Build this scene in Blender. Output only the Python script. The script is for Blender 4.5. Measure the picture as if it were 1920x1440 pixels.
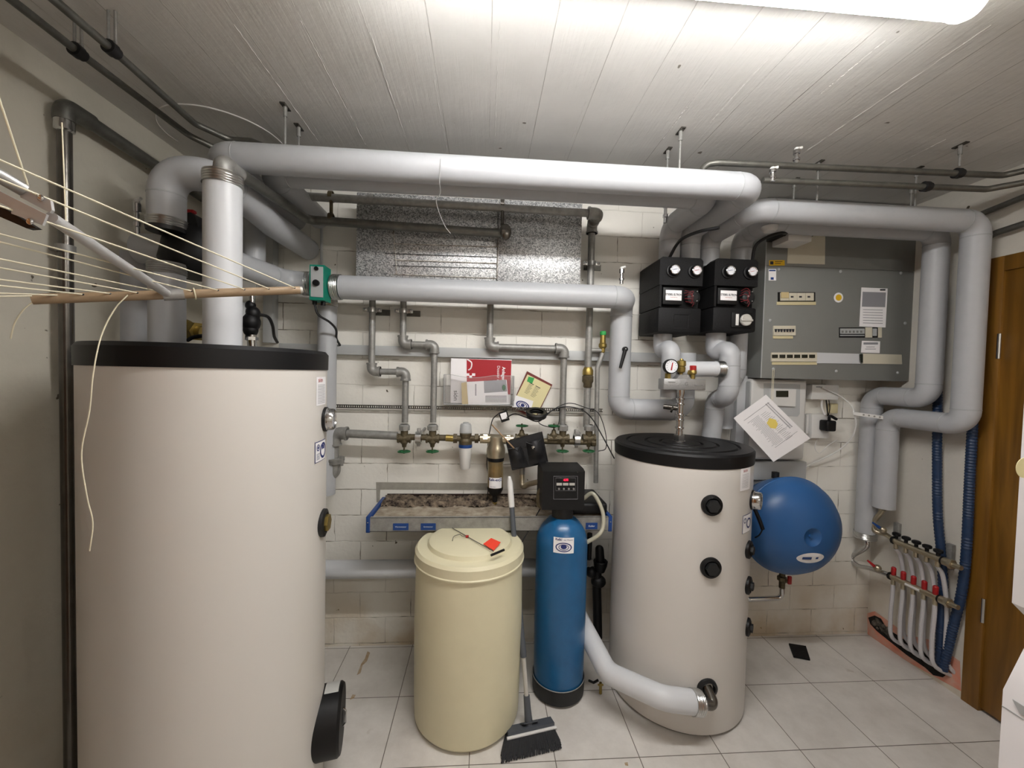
import bpy, bmesh, math, random
from mathutils import Vector, Matrix
PI = math.pi
V = Vector
random.seed(7)
for o in list(bpy.data.objects): bpy.data.objects.remove(o)
scn = bpy.context.scene
C = scn.collection

# ------------------------------------------------------------------ camera, world, exposure
FPX, YAW, PITCH, ROLL, HC = 745.0, 0.0692, 0.0299, 0.0226, 1.352
D, XR, XL, ZC, YF = 1.945, 2.063, -1.237, 2.202, -1.90     # room: back wall, right wall, left wall, ceiling, wall behind the viewer
fw = V((math.sin(YAW)*math.cos(PITCH), math.cos(YAW)*math.cos(PITCH), -math.sin(PITCH)))
rt0 = V((math.cos(YAW), -math.sin(YAW), 0)); up0 = rt0.cross(fw)
rt = rt0*math.cos(ROLL)+up0*math.sin(ROLL); up = up0*math.cos(ROLL)-rt0*math.sin(ROLL)
cd = bpy.data.cameras.new('camera'); cam = bpy.data.objects.new('camera', cd); C.objects.link(cam)
cam.matrix_world = Matrix(((rt.x, up.x, -fw.x, 0), (rt.y, up.y, -fw.y, 0), (rt.z, up.z, -fw.z, HC), (0, 0, 0, 1)))
cd.sensor_width = 36; cd.lens = FPX*36/1920; cd.clip_start = 0.02; cd.clip_end = 50
scn.camera = cam
w = bpy.data.worlds.new('world'); scn.world = w; w.use_nodes = True
w.node_tree.nodes['Background'].inputs[0].default_value = (0.9, 0.92, 1, 1)
w.node_tree.nodes['Background'].inputs[1].default_value = 0.05
scn.view_settings.view_transform = 'Standard'; scn.view_settings.look = 'None'
scn.view_settings.gamma = 1; scn.view_settings.use_curve_mapping = False
scn.view_settings.exposure = 0.74
LAMP_STRENGTH = 46.0; REAR_FILL = 30.0

ORG = V((0, 0, HC))
def ray(x, y): return fw + rt*((x-960)/FPX) - up*((y-720)/FPX)
def at(x, y, Y): d = ray(x, y); return ORG + d*(Y/d.y)          # point of the photo on the plane y = Y
def atX(x, y, X): d = ray(x, y); return ORG + d*(X/d.x)
def atZ(x, y, Z): d = ray(x, y); return ORG + d*((Z-HC)/d.z)
def circle(x0, x1, y, d):                                        # upright cylinder between two picture columns, at distance d
    a, b = ray(x0, y), ray(x1, y); t0, t1 = math.atan2(a.x, a.y), math.atan2(b.x, b.y)
    m, h = (t0+t1)/2, (t1-t0)/2
    return V((d*math.sin(m), d*math.cos(m), 0)), d*math.sin(h)
def hit(x, y, c, R):                                             # point and outward normal where a ray meets an upright cylinder
    d = ray(x, y); a = d.x**2+d.y**2; b = -2*(d.x*c.x+d.y*c.y); cc = c.x**2+c.y**2-R*R
    q = b*b-4*a*cc; t = (-b-math.sqrt(max(q, 0)))/(2*a); p = ORG+d*t
    n = V((p.x-c.x, p.y-c.y, 0)).normalized(); return V((c.x, c.y, p.z))+n*R, n

# ------------------------------------------------------------------ materials
def lin(c):
    if isinstance(c, str): c = [int(c[i:i+2], 16)/255 for i in (0, 2, 4)]
    return [((v/12.92) if v <= .04045 else ((v+.055)/1.055)**2.4) for v in c]
MATS = {}
def mat(name, col, rough=.5, metal=0, noise=0, nscale=8, bump=0, bscale=40, spec=.5, trans=0, alpha=1, col2=None, emit=None, es=0, coat=0):
    if name in MATS: return MATS[name]
    m = bpy.data.materials.new(name); m.use_nodes = True; nt = m.node_tree; N = nt.nodes; L = nt.links
    b = N['Principled BSDF']; c = lin(col); b.inputs['Base Color'].default_value = (*c, 1)
    b.inputs['Roughness'].default_value = rough; b.inputs['Metallic'].default_value = metal
    b.inputs['Specular IOR Level'].default_value = spec
    b.inputs['Transmission Weight'].default_value = trans; b.inputs['Alpha'].default_value = alpha
    b.inputs['Coat Weight'].default_value = coat
    if emit: b.inputs['Emission Color'].default_value = (*lin(emit), 1); b.inputs['Emission Strength'].default_value = es
    tc = N.new('ShaderNodeTexCoord')
    if noise or col2:
        n = N.new('ShaderNodeTexNoise'); n.inputs['Scale'].default_value = nscale; n.inputs['Detail'].default_value = 6; n.inputs['Roughness'].default_value = .65
        L.new(tc.outputs['Object'], n.inputs['Vector'])
        r = N.new('ShaderNodeValToRGB'); r.color_ramp.elements[0].position = .35; r.color_ramp.elements[1].position = .68
        k = lin(col2) if col2 else [v*(1-noise) for v in c]
        r.color_ramp.elements[0].color = (*k, 1); r.color_ramp.elements[1].color = (*c, 1)
        L.new(n.outputs['Fac'], r.inputs['Fac']); L.new(r.outputs['Color'], b.inputs['Base Color'])
    if bump:
        n2 = N.new('ShaderNodeTexNoise'); n2.inputs['Scale'].default_value = bscale; n2.inputs['Detail'].default_value = 4
        L.new(tc.outputs['Object'], n2.inputs['Vector'])
        bp = N.new('ShaderNodeBump'); bp.inputs['Strength'].default_value = bump; bp.inputs['Distance'].default_value = .004
        L.new(n2.outputs['Fac'], bp.inputs['Height']); L.new(bp.outputs['Normal'], b.inputs['Normal'])
    MATS[name] = m; return m

def nodes(name):
    m = bpy.data.materials.new(name); m.use_nodes = True; MATS[name] = m
    return m, m.node_tree.nodes, m.node_tree.links, m.node_tree.nodes['Principled BSDF']
def mixrgb(N, L, fac, a, b, mode='MIX'):
    x = N.new('ShaderNodeMix'); x.data_type = 'RGBA'; x.blend_type = mode
    for s, v in ((x.inputs[0], fac), (x.inputs[6], a), (x.inputs[7], b)):
        if hasattr(v, 'links'): L.new(v, s)
        elif isinstance(v, (int, float)): s.default_value = v
        else: s.default_value = (*v, 1)
    return x.outputs[2]
def ramp(N, L, src, stops):
    r = N.new('ShaderNodeValToRGB'); e = r.color_ramp.elements
    while len(e) < len(stops): e.new(.5)
    for i, (p, c) in enumerate(stops): e[i].position = p; e[i].color = (*c, 1)
    L.new(src, r.inputs['Fac']); return r.outputs['Color']

def wall_material(name, base, block=True, swap=None, dirt=.5):
    m, N, L, b = nodes(name); c = lin(base); g = N.new('ShaderNodeNewGeometry')
    mp = N.new('ShaderNodeMapping'); L.new(g.outputs['Position'], mp.inputs['Vector'])
    mp.inputs['Rotation'].default_value = (math.radians(-90), 0, 0) if swap is None else (math.radians(-90), 0, math.radians(-90))
    vec = mp.outputs['Vector']
    n = N.new('ShaderNodeTexNoise'); n.inputs['Scale'].default_value = 3; n.inputs['Detail'].default_value = 8; n.inputs['Roughness'].default_value = .7; L.new(g.outputs['Position'], n.inputs['Vector'])
    f = N.new('ShaderNodeTexNoise'); f.inputs['Scale'].default_value = 60; f.inputs['Detail'].default_value = 5; L.new(g.outputs['Position'], f.inputs['Vector'])
    col = ramp(N, L, n.outputs['Fac'], [(.3, [v*(1-.10*dirt) for v in c]), (.65, c)])
    # small chips and dark specks
    vo = N.new('ShaderNodeTexNoise'); vo.inputs['Scale'].default_value = 26; vo.inputs['Detail'].default_value = 2; L.new(g.outputs['Position'], vo.inputs['Vector'])
    sp = ramp(N, L, vo.outputs['Fac'], [(.765-.035*(dirt > 1), (0, 0, 0)), (.785-.035*(dirt > 1), (1, 1, 1))])
    col = mixrgb(N, L, sp, col, (.10, .085, .06))
    sx = N.new('ShaderNodeSeparateXYZ'); L.new(g.outputs['Position'], sx.inputs[0])
    sm = N.new('ShaderNodeTexNoise'); sm.inputs['Scale'].default_value = 5; sm.inputs['Detail'].default_value = 6; L.new(g.outputs['Position'], sm.inputs['Vector'])
    low = ramp(N, L, sx.outputs[2], [(0, (.9, .9, .9)), (.45, (0, 0, 0))]); blot = ramp(N, L, sm.outputs['Fac'], [(.40, (.15, .15, .15)), (.65, (.8, .8, .8))])
    col = mixrgb(N, L, mixrgb(N, L, 1.0, low, blot, 'MULTIPLY'), col, lin('b59c72'))       # damp tide marks above the floor
    hgt = None
    if block:
        dn = N.new('ShaderNodeTexNoise'); dn.inputs['Scale'].default_value = 14; dn.inputs['Detail'].default_value = 3; L.new(g.outputs['Position'], dn.inputs['Vector'])
        va = N.new('ShaderNodeVectorMath'); va.operation = 'MULTIPLY_ADD'; L.new(dn.outputs['Color'], va.inputs[0]); va.inputs[1].default_value = (.010, .010, .010)
        L.new(vec, va.inputs[2])
        off = N.new('ShaderNodeVectorMath'); off.operation = 'ADD'; L.new(va.outputs[0], off.inputs[0]); off.inputs[1].default_value = block if isinstance(block, tuple) else (0, 0, 0)
        br = N.new('ShaderNodeTexBrick'); L.new(off.outputs[0], br.inputs['Vector'])
        br.inputs['Scale'].default_value = 1; br.inputs['Brick Width'].default_value = .245; br.inputs['Row Height'].default_value = .1262
        br.inputs['Mortar Size'].default_value = .003; br.inputs['Mortar Smooth'].default_value = .6
        br.inputs['Color1'].default_value = (0, 0, 0, 1); br.inputs['Color2'].default_value = (0, 0, 0, 1); br.inputs['Mortar'].default_value = (1, 1, 1, 1)
        mk = N.new('ShaderNodeTexNoise'); mk.inputs['Scale'].default_value = 9; mk.inputs['Detail'].default_value = 5; L.new(g.outputs['Position'], mk.inputs['Vector'])
        mm = ramp(N, L, mk.outputs['Fac'], [(.52, (0.16, 0.16, 0.16)), (.64, (1, 1, 1))])
        fac = mixrgb(N, L, 1.0, br.outputs['Fac'], mm, 'MULTIPLY')
        col = mixrgb(N, L, fac, col, (.26, .235, .19))
        hgt = br.outputs['Fac']
    L.new(col, b.inputs['Base Color']); b.inputs['Roughness'].default_value = .6; b.inputs['Specular IOR Level'].default_value = .35
    bp = N.new('ShaderNodeBump'); bp.inputs['Strength'].default_value = .35; bp.inputs['Distance'].default_value = .003; L.new(f.outputs['Fac'], bp.inputs['Height'])
    if hgt:
        b2 = N.new('ShaderNodeBump'); b2.invert = True; b2.inputs['Strength'].default_value = .5; b2.inputs['Distance'].default_value = .003
        L.new(hgt, b2.inputs['Height']); L.new(bp.outputs['Normal'], b2.inputs['Normal']); L.new(b2.outputs['Normal'], b.inputs['Normal'])
    else: L.new(bp.outputs['Normal'], b.inputs['Normal'])
    return m

def ceiling_material():
    m, N, L, b = nodes('board marked concrete'); c = lin('dddbd7'); g = N.new('ShaderNodeNewGeometry')
    sep = N.new('ShaderNodeSeparateXYZ'); L.new(g.outputs['Position'], sep.inputs[0])
    n = N.new('ShaderNodeTexNoise'); n.inputs['Scale'].default_value = 2.2; n.inputs['Detail'].default_value = 8; n.inputs['Roughness'].default_value = .7; L.new(g.outputs['Position'], n.inputs['Vector'])
    st = N.new('ShaderNodeMapping'); st.inputs['Scale'].default_value = (22, 1.2, 1); L.new(g.outputs['Position'], st.inputs['Vector'])
    sn = N.new('ShaderNodeTexNoise'); sn.inputs['Scale'].default_value = 1.5; sn.inputs['Detail'].default_value = 6; sn.inputs['Roughness'].default_value = .7; L.new(st.outputs[0], sn.inputs['Vector'])
    br = N.new('ShaderNodeTexBrick')
    rot = N.new('ShaderNodeMapping'); rot.inputs['Rotation'].default_value = (0, 0, math.radians(90)); L.new(g.outputs['Position'], rot.inputs['Vector'])
    L.new(rot.outputs[0], br.inputs['Vector']); br.inputs['Scale'].default_value = 1; br.inputs['Brick Width'].default_value = 60; br.inputs['Row Height'].default_value = .155
    br.inputs['Mortar Size'].default_value = .0012; br.inputs['Mortar Smooth'].default_value = .3; br.inputs['Mortar'].default_value = (1, 1, 1, 1)
    col = ramp(N, L, n.outputs['Fac'], [(.3, [v*.86 for v in c]), (.7, c)])
    brk = ramp(N, L, sn.outputs['Fac'], [(.40, (0, 0, 0)), (.62, (1, 1, 1))])
    f2 = mixrgb(N, L, 1.0, br.outputs['Fac'], brk, 'MULTIPLY')
    col = mixrgb(N, L, f2, col, lin('b0ada7'))
    sp = N.new('ShaderNodeTexNoise'); sp.inputs['Scale'].default_value = 17; sp.inputs['Detail'].default_value = 2; L.new(g.outputs['Position'], sp.inputs['Vector'])
    col = mixrgb(N, L, ramp(N, L, sp.outputs['Fac'], [(.775, (0, 0, 0)), (.79, (1, 1, 1))]), col, (.2, .18, .15))
    L.new(col, b.inputs['Base Color']); b.inputs['Roughness'].default_value = .7; b.inputs['Specular IOR Level'].default_value = .3
    fn = N.new('ShaderNodeTexNoise'); fn.inputs['Scale'].default_value = 45; fn.inputs['Detail'].default_value = 6; L.new(g.outputs['Position'], fn.inputs['Vector'])
    b1 = N.new('ShaderNodeBump'); b1.inputs['Strength'].default_value = .25; b1.inputs['Distance'].default_value = .003; L.new(fn.outputs['Fac'], b1.inputs['Height'])
    b2 = N.new('ShaderNodeBump'); b2.inputs['Strength'].default_value = .5; b2.inputs['Distance'].default_value = .004; L.new(sn.outputs['Fac'], b2.inputs['Height']); L.new(b1.outputs[0], b2.inputs['Normal'])
    b3 = N.new('ShaderNodeBump'); b3.inputs['Strength'].default_value = .8; b3.inputs['Distance'].default_value = .004; L.new(f2, b3.inputs['Height']); L.new(b2.outputs[0], b3.inputs['Normal'])
    L.new(b3.outputs[0], b.inputs['Normal']); return m

def floor_material():
    m, N, L, b = nodes('ceramic tile'); g = N.new('ShaderNodeNewGeometry')
    mp = N.new('ShaderNodeMapping'); mp.vector_type = 'POINT'; mp.inputs['Location'].default_value = (.626, -1.630, 0); L.new(g.outputs['Position'], mp.inputs['Vector'])
    br = N.new('ShaderNodeTexBrick'); br.offset = 0; L.new(mp.outputs[0], br.inputs['Vector'])
    br.inputs['Scale'].default_value = 1; br.inputs['Brick Width'].default_value = .30; br.inputs['Row Height'].default_value = .30
    br.inputs['Mortar Size'].default_value = .0016; br.inputs['Mortar Smooth'].default_value = .2
    n = N.new('ShaderNodeTexNoise'); n.inputs['Scale'].default_value = 5; n.inputs['Detail'].default_value = 9; n.inputs['Roughness'].default_value = .7; L.new(g.outputs['Position'], n.inputs['Vector'])
    c = ramp(N, L, n.outputs['Fac'], [(.3, lin('c4bfb8')), (.68, lin('ddd9d3'))])
    st = N.new('ShaderNodeTexNoise'); st.inputs['Scale'].default_value = 9; st.inputs['Detail'].default_value = 3; L.new(g.outputs['Position'], st.inputs['Vector'])
    c = mixrgb(N, L, ramp(N, L, st.outputs['Fac'], [(.70, (0, 0, 0)), (.78, (.5, .5, .5))]), c, lin('8d7d66'))
    c = mixrgb(N, L, br.outputs['Fac'], c, lin('6a635a')); L.new(c, b.inputs['Base Color'])
    b.inputs['Roughness'].default_value = .38
    bp = N.new('ShaderNodeBump'); bp.invert = True; bp.inputs['Strength'].default_value = .5; bp.inputs['Distance'].default_value = .002; L.new(br.outputs['Fac'], bp.inputs['Height']); L.new(bp.outputs[0], b.inputs['Normal'])
    return m

def wood_material():
    m, N, L, b = nodes('oak veneer'); g = N.new('ShaderNodeNewGeometry')
    mp = N.new('ShaderNodeMapping'); mp.inputs['Scale'].default_value = (6, 14, 1.1); L.new(g.outputs['Position'], mp.inputs['Vector'])
    n = N.new('ShaderNodeTexNoise'); n.inputs['Scale'].default_value = 1.6; n.inputs['Detail'].default_value = 7; n.inputs['Distortion'].default_value = 1.2; L.new(mp.outputs[0], n.inputs['Vector'])
    L.new(ramp(N, L, n.outputs['Fac'], [(.3, lin('64420f')), (.7, lin('89601f'))]), b.inputs['Base Color']); b.inputs['Roughness'].default_value = .45
    return m

def spangle_material():
    m, N, L, b = nodes('galvanised sheet'); tc = N.new('ShaderNodeNewGeometry')
    v = N.new('ShaderNodeTexVoronoi'); v.inputs['Scale'].default_value = 260; L.new(tc.outputs['Position'], v.inputs['Vector'])
    s = N.new('ShaderNodeSeparateColor'); L.new(v.outputs['Color'], s.inputs[0])
    L.new(ramp(N, L, s.outputs[0], [(0, lin('6a6c6e')), (1, lin('dcdddd'))]), b.inputs['Base Color'])
    b.inputs['Metallic'].default_value = .55
    L.new(ramp(N, L, s.outputs[1], [(0, (.28,)*3), (1, (.5,)*3)]), b.inputs['Roughness'])
    return m

M = {}
M['wall'] = wall_material('painted block', 'e9e6de', (.088, -.018, 0))
M['wall_plain'] = wall_material('painted plaster', 'dcd8ce', False, dirt=1)
M['wall_left'] = wall_material('painted concrete', 'c9c4b6', False, dirt=1.2)
M['ceil'] = ceiling_material(); M['floor'] = floor_material(); M['wood'] = wood_material(); M['duct'] = spangle_material()
M['insul'] = mat('grey insulation jacket', 'b1b3b6', .42, noise=.05, nscale=20, bump=.05)
M['insulw'] = mat('white insulation jacket', 'cacccf', .4)
M['tape'] = mat('jacket seam', 'a4a6a8', .5)
M['tank'] = mat('white tank jacket', 'd0ccc6', .34, bump=.04, bscale=6)
M['black'] = mat('black plastic', '08080a', .5, spec=.35)
M['blackm'] = mat('matt black foam', '0c0c0e', .65, spec=.3, noise=.3, bump=.3, bscale=150)
M['rubber'] = mat('black rubber', '101012', .5)
M['chrome'] = mat('chrome', 'c9c9c9', .15, 1)
M['foil'] = mat('aluminium collar', 'c2c2c0', .28, 1, bump=.2, bscale=120)
M['galv'] = mat('galvanised pipe', '9e9d99', .48, .4, noise=.3, nscale=40, bump=.15, bscale=60)
M['steel'] = mat('dull steel pipe', '76756f', .42, .7, noise=.35, nscale=18)
M['dsteel'] = mat('dark steel pipe', '6c6862', .26, .75, noise=.3, nscale=18)
M['bronze'] = mat('tarnished bronze', '6b6049', .55, .5, noise=.5, nscale=50, bump=.3, bscale=80)
M['brass'] = mat('brass', 'a18c4e', .38, .8, noise=.2, nscale=30)
M['nickel'] = mat('matt nickel brass', 'b5ab95', .3, .85)
M['green'] = mat('green enamel', '1f6a3b', .45, noise=.5, nscale=60)
M['teal'] = mat('teal plastic', '0f7d68', .4)
M['cream'] = mat('cream polyethylene', 'd9d2b2', .45, noise=.06, nscale=5, bump=.05, bscale=30)
M['blue'] = mat('blue glassfibre', '1c5c8c', .28, noise=.18, nscale=14, bump=.15, bscale=18)
M['blue2'] = mat('blue enamel', '2b5c93', .38)
M['boot'] = mat('black boot', '1a1b1c', .6, noise=.3, nscale=20)
M['white'] = mat('white plastic', 'd6d5d2', .4)
M['paper'] = mat('paper', 'efedee', .8)
M['paper2'] = mat('cream paper', 'd8cf9f', .75)
M['tan'] = mat('tan paper', 'c4b184', .8)
M['ink'] = mat('ink', '33333a', .8)
M['greyink'] = mat('grey ink', '8b8b90', .8)
M['red'] = mat('red plastic', 'a3181c', .4)
M['dred'] = mat('dark red wire', '6d141d', .5)
M['paleyellow'] = mat('yellow marker', 'e6d06a', .8)
M['redcard'] = mat('red card', 'a21220', .5)
M['orange'] = mat('orange red tag', 'f0452c', .6)
M['navy'] = mat('navy print', '23306e', .6)
M['lblue'] = mat('blue label', '0f3c7c', .45)
M['yellow'] = mat('yellow label', 'e0b41a', .6)
M['ygreen'] = mat('green print', '2f9a4b', .6)
M['cab'] = mat('grey enamel cabinet', '7c7d7a', .42, noise=.05, nscale=6)
M['cab2'] = mat('pale grey enamel', 'a9abab', .45)
M['beige'] = mat('beige plastic', 'cdc7b4', .5)
M['marker'] = mat('cream marking strip', 'cabf98', .6)
M['rail'] = mat('grey trunking', 'b3b5b5', .45)
M['hole'] = mat('dark cavity', '14110e', .9, noise=.5, nscale=60, bump=1, bscale=60)
M['rubble'] = mat('rubble', '70695f', .9, col2='231d18', nscale=45, bump=1, bscale=60)
M['spray'] = mat('orange spray paint', 'd9836a', .8, col2='c9a896', nscale=12)
M['hosew'] = mat('white hose', 'bfbdbf', .4)
M['hoseb'] = mat('blue ribbed hose', '1c3557', .45, noise=.3, nscale=60)
M['clear'] = mat('clear acrylic', 'f2f2f4', .08, trans=.92, spec=.5)
M['bowl'] = mat('clear amber bowl', 'd8c79a', .08, trans=.85)
M['amber'] = mat('amber filter mesh', 'a27d38', .5, noise=.4, nscale=60)
M['hoset'] = mat('milky tube', 'c9c5b0', .3, trans=.35)
M['alu'] = mat('powder coated aluminium', 'b1b0af', .35, .2)
M['alutube'] = mat('brushed aluminium', '9b9a98', .45, .6)
M['bar'] = mat('beige painted tube', '9a8367', .45, noise=.15, nscale=25)
M['chip'] = mat('chipped white paint', 'e8e5dc', .6, col2='4a3c30', nscale=30)
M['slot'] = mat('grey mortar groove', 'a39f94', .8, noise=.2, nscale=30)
M['stain'] = mat('rusty stain', '9a7950', .6, col2='b5a68f', nscale=40)
M['line'] = mat('cream cord', 'd9d2b8', .7)
M['dirt'] = mat('brown debris', '8b7b68', .95, col2='1c100c', nscale=38, bump=1, bscale=70)
M['dust'] = mat('dusty tray', 'b0a695', .8, col2='7d6f5e', nscale=22, bump=.5)
M['rust'] = mat('dark rust', '2a1810', .9, noise=.5, nscale=40)
M['cloth'] = mat('black nylon', '151518', .55, bump=.2, bscale=90)
M['red_led'] = mat('red led digits', '400008', .4, emit='ff1030', es=4)
M['lcd'] = mat('dark display', '2b2d26', .25)
M['glass'] = mat('gauge face', 'e4e6ea', .2, coat=1)
M['bristle'] = mat('black bristles', '2b2c2f', .7)
M['grip'] = mat('grey grip', '4e5258', .5)
M['handle'] = mat('pale handle', 'b5b2ab', .4)
M['appl'] = mat('white appliance enamel', 'd9d6d6', .35)
M['oakbounce'] = mat('orange oak', 'b06c28', .5, col2='7a4a1c', nscale=9)  # only for the added cupboard, orange so its bounce tints the tank
M['diff'] = mat('lamp diffuser', 'ffffff', .4, emit='fffdfb', es=LAMP_STRENGTH)
M['diff_fill'] = mat('rear fill diffuser', 'ffffff', .4, emit='fffaf4', es=REAR_FILL)  # emission of the added fill lamp
M['lens'] = mat('clear lamp cap', 'e9e9e2', .15, trans=.6)
M['castalu'] = mat('cast aluminium', 'a3a3a3', .4, .7, bump=.4, bscale=120)
M['brown'] = mat('brown frame', '6a241c', .5)
M['stick'] = mat('wood stick', '8f7355', .6)
M['label_g'] = mat('silver label', 'b9b9b5', .4)

# ------------------------------------------------------------------ mesh builder
class MB:
    def __init__(s): s.bm = bmesh.new()
    def _join(s, b2):
        me = bpy.data.meshes.new('tmp'); b2.to_mesh(me); b2.free(); s.bm.from_mesh(me); bpy.data.meshes.remove(me); return s
    def box(s, a, b, bev=0, rot=None, seg=2):
        a, b = V(a), V(b); c = (a+b)/2; d = b-a
        t = bmesh.new(); bmesh.ops.create_cube(t, size=1)
        for v in t.verts: v.co = V((v.co.x*abs(d.x), v.co.y*abs(d.y), v.co.z*abs(d.z)))
        if bev: bmesh.ops.bevel(t, geom=t.edges[:]+t.verts[:], offset=min(bev, .49*min(abs(d.x), abs(d.y), abs(d.z))), segments=seg, profile=.5, affect='EDGES')
        for v in t.verts: v.co = (rot @ v.co if rot else v.co)+c
        return s._join(t)
    def lathe(s, prof, c, ax=(0, 0, 1), n=28):
        ax = V(ax).normalized(); c = V(c); q = ax.to_track_quat('Z', 'Y'); bm = s.bm; rings = []
        for r, t in prof:
            if r < 1e-6: rings.append([bm.verts.new(c+ax*t)]); continue
            rings.append([bm.verts.new(c+q@V((r*math.cos(2*PI*i/n), r*math.sin(2*PI*i/n), t))) for i in range(n)])
        for A, B in zip(rings, rings[1:]):
            for i in range(n):
                j = (i+1) % n
                try:
                    if len(A) == 1 and len(B) == 1: pass
                    elif len(A) == 1: bm.faces.new((A[0], B[j], B[i]))
                    elif len(B) == 1: bm.faces.new((A[i], A[j], B[0]))
                    else: bm.faces.new((A[i], A[j], B[j], B[i]))
                except ValueError: pass
        return s
    def cyl(s, a, b, r, r2=None, n=20, ch=0):
        a, b = V(a), V(b); L = (b-a).length; r2 = r if r2 is None else r2
        if ch: return s.lathe([(0, 0), (r-ch, 0), (r, ch), (r2, L-ch), (r2-ch, L), (0, L)], a, b-a, n)
        return s.lathe([(0, 0), (r, 0), (r2, L), (0, L)], a, b-a, n)
    def hexn(s, a, b, r): return s.cyl(a, b, r, n=6)
    def sph(s, c, r, sc=(1, 1, 1), n=16):
        t = bmesh.new(); bmesh.ops.create_uvsphere(t, u_segments=n, v_segments=n//2+2, radius=r)
        for v in t.verts: v.co = V((v.co.x*sc[0], v.co.y*sc[1], v.co.z*sc[2]))+V(c)
        return s._join(t)
    def tube(s, pts, r, n=16, bend=0, closed=False, cap=True, seg=8):
        pts = [V(p) for p in pts]
        if bend: pts = fillet(pts, bend, seg)
        bm = s.bm; m = len(pts); rings = []; nrm = None
        for i, p in enumerate(pts):
            if closed: t = pts[(i+1) % m]-pts[i-1]
            else: t = (pts[min(i+1, m-1)]-pts[max(i-1, 0)])
            t.normalize()
            if nrm is None:
                nrm = t.orthogonal().normalized()
            else:
                nrm = (nrm-t*nrm.dot(t)); nrm = nrm.normalized() if nrm.length > 1e-6 else t.orthogonal().normalized()
            bn = t.cross(nrm); rr = r[i] if isinstance(r, (list, tuple)) else r
            rings.append([bm.verts.new(p+nrm*rr*math.cos(2*PI*k/n)+bn*rr*math.sin(2*PI*k/n)) for k in range(n)])
        prs = list(zip(rings, rings[1:]))+([(rings[-1], rings[0])] if closed else [])
        for A, B in prs:
            for k in range(n): bm.faces.new((A[k], A[(k+1) % n], B[(k+1) % n], B[k]))
        if cap and not closed: bm.faces.new(rings[0][::-1]); bm.faces.new(rings[-1])
        return s
    def torus(s, c, ax, R, r, n=32, k=8):
        q = V(ax).normalized().to_track_quat('Z', 'Y')
        return s.tube([V(c)+q@V((R*math.cos(2*PI*i/n), R*math.sin(2*PI*i/n), 0)) for i in range(n)], r, k, closed=True)
    def poly(s, pts):
        s.bm.faces.new([s.bm.verts.new(V(p)) for p in pts]); return s
    def slab(s, pts, n, th):                 # polygon given thickness along n
        pts = [V(p) for p in pts]; n = V(n).normalized()*th; bm = s.bm
        A = [bm.verts.new(p) for p in pts]; B = [bm.verts.new(p+n) for p in pts]; k = len(pts)
        bm.faces.new(A[::-1]); bm.faces.new(B)
        for i in range(k): bm.faces.new((A[i], A[(i+1) % k], B[(i+1) % k], B[i]))
        return s
    def grid(s, f, nu, nv):
        vs = [[s.bm.verts.new(f(i/nu, j/nv)) for j in range(nv+1)] for i in range(nu+1)]
        for i in range(nu):
            for j in range(nv): s.bm.faces.new((vs[i][j], vs[i+1][j], vs[i+1][j+1], vs[i][j+1]))
        return s
    def text(s, t, size, f, bold=False):
        cu = bpy.data.curves.new('t', 'FONT'); cu.body = t; cu.size = size; cu.align_x = 'CENTER'; cu.align_y = 'CENTER'
        if bold: cu.offset = size*.025
        ob = bpy.data.objects.new('t', cu); C.objects.link(ob); dg = bpy.context.evaluated_depsgraph_get(); dg.update()
        me = bpy.data.meshes.new_from_object(ob.evaluated_get(dg)); C.objects.unlink(ob); bpy.data.objects.remove(ob); bpy.data.curves.remove(cu)
        vs = [s.bm.verts.new(f(v.co.x, v.co.y)) for v in me.vertices]
        for p in me.polygons:
            try: s.bm.faces.new([vs[i] for i in p.vertices])
            except ValueError: pass
        bpy.data.meshes.remove(me); return s
def fillet(pts, R, seg=8):
    out = [pts[0]]
    for i in range(1, len(pts)-1):
        p, a, b = pts[i], pts[i-1], pts[i+1]; u = (a-p); v = (b-p); lu, lv = u.length, v.length; u.normalize(); v.normalize()
        ang = u.angle(v)
        if ang > 3.05: out.append(p); continue
        d = min(R/math.tan(ang/2), lu*.49, lv*.49); rr = d*math.tan(ang/2); bis = (u+v).normalized(); c = p+bis*(rr/math.sin(ang/2))
        s0 = (p+u*d)-c; s1 = (p+v*d)-c
        for k in range(seg+1):
            t = k/seg; th = s0.angle(s1); out.append(c+(s0*math.sin((1-t)*th)+s1*math.sin(t*th))/math.sin(th))
    out.append(pts[-1]); return out
def bez(pts, n=10):                           # smooth curve through points (Catmull-Rom)
    pts = [V(p) for p in pts]; P = [pts[0]*2-pts[1]]+pts+[pts[-1]*2-pts[-2]]; out = []
    for i in range(1, len(P)-2):
        for k in range(n):
            t = k/n; a, b, c, d = P[i-1:i+3]
            out.append(.5*((2*b)+(c-a)*t+(2*a-5*b+4*c-d)*t*t+(3*b-a-3*c+d)*t**3))
    out.append(pts[-1]); return out

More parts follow.
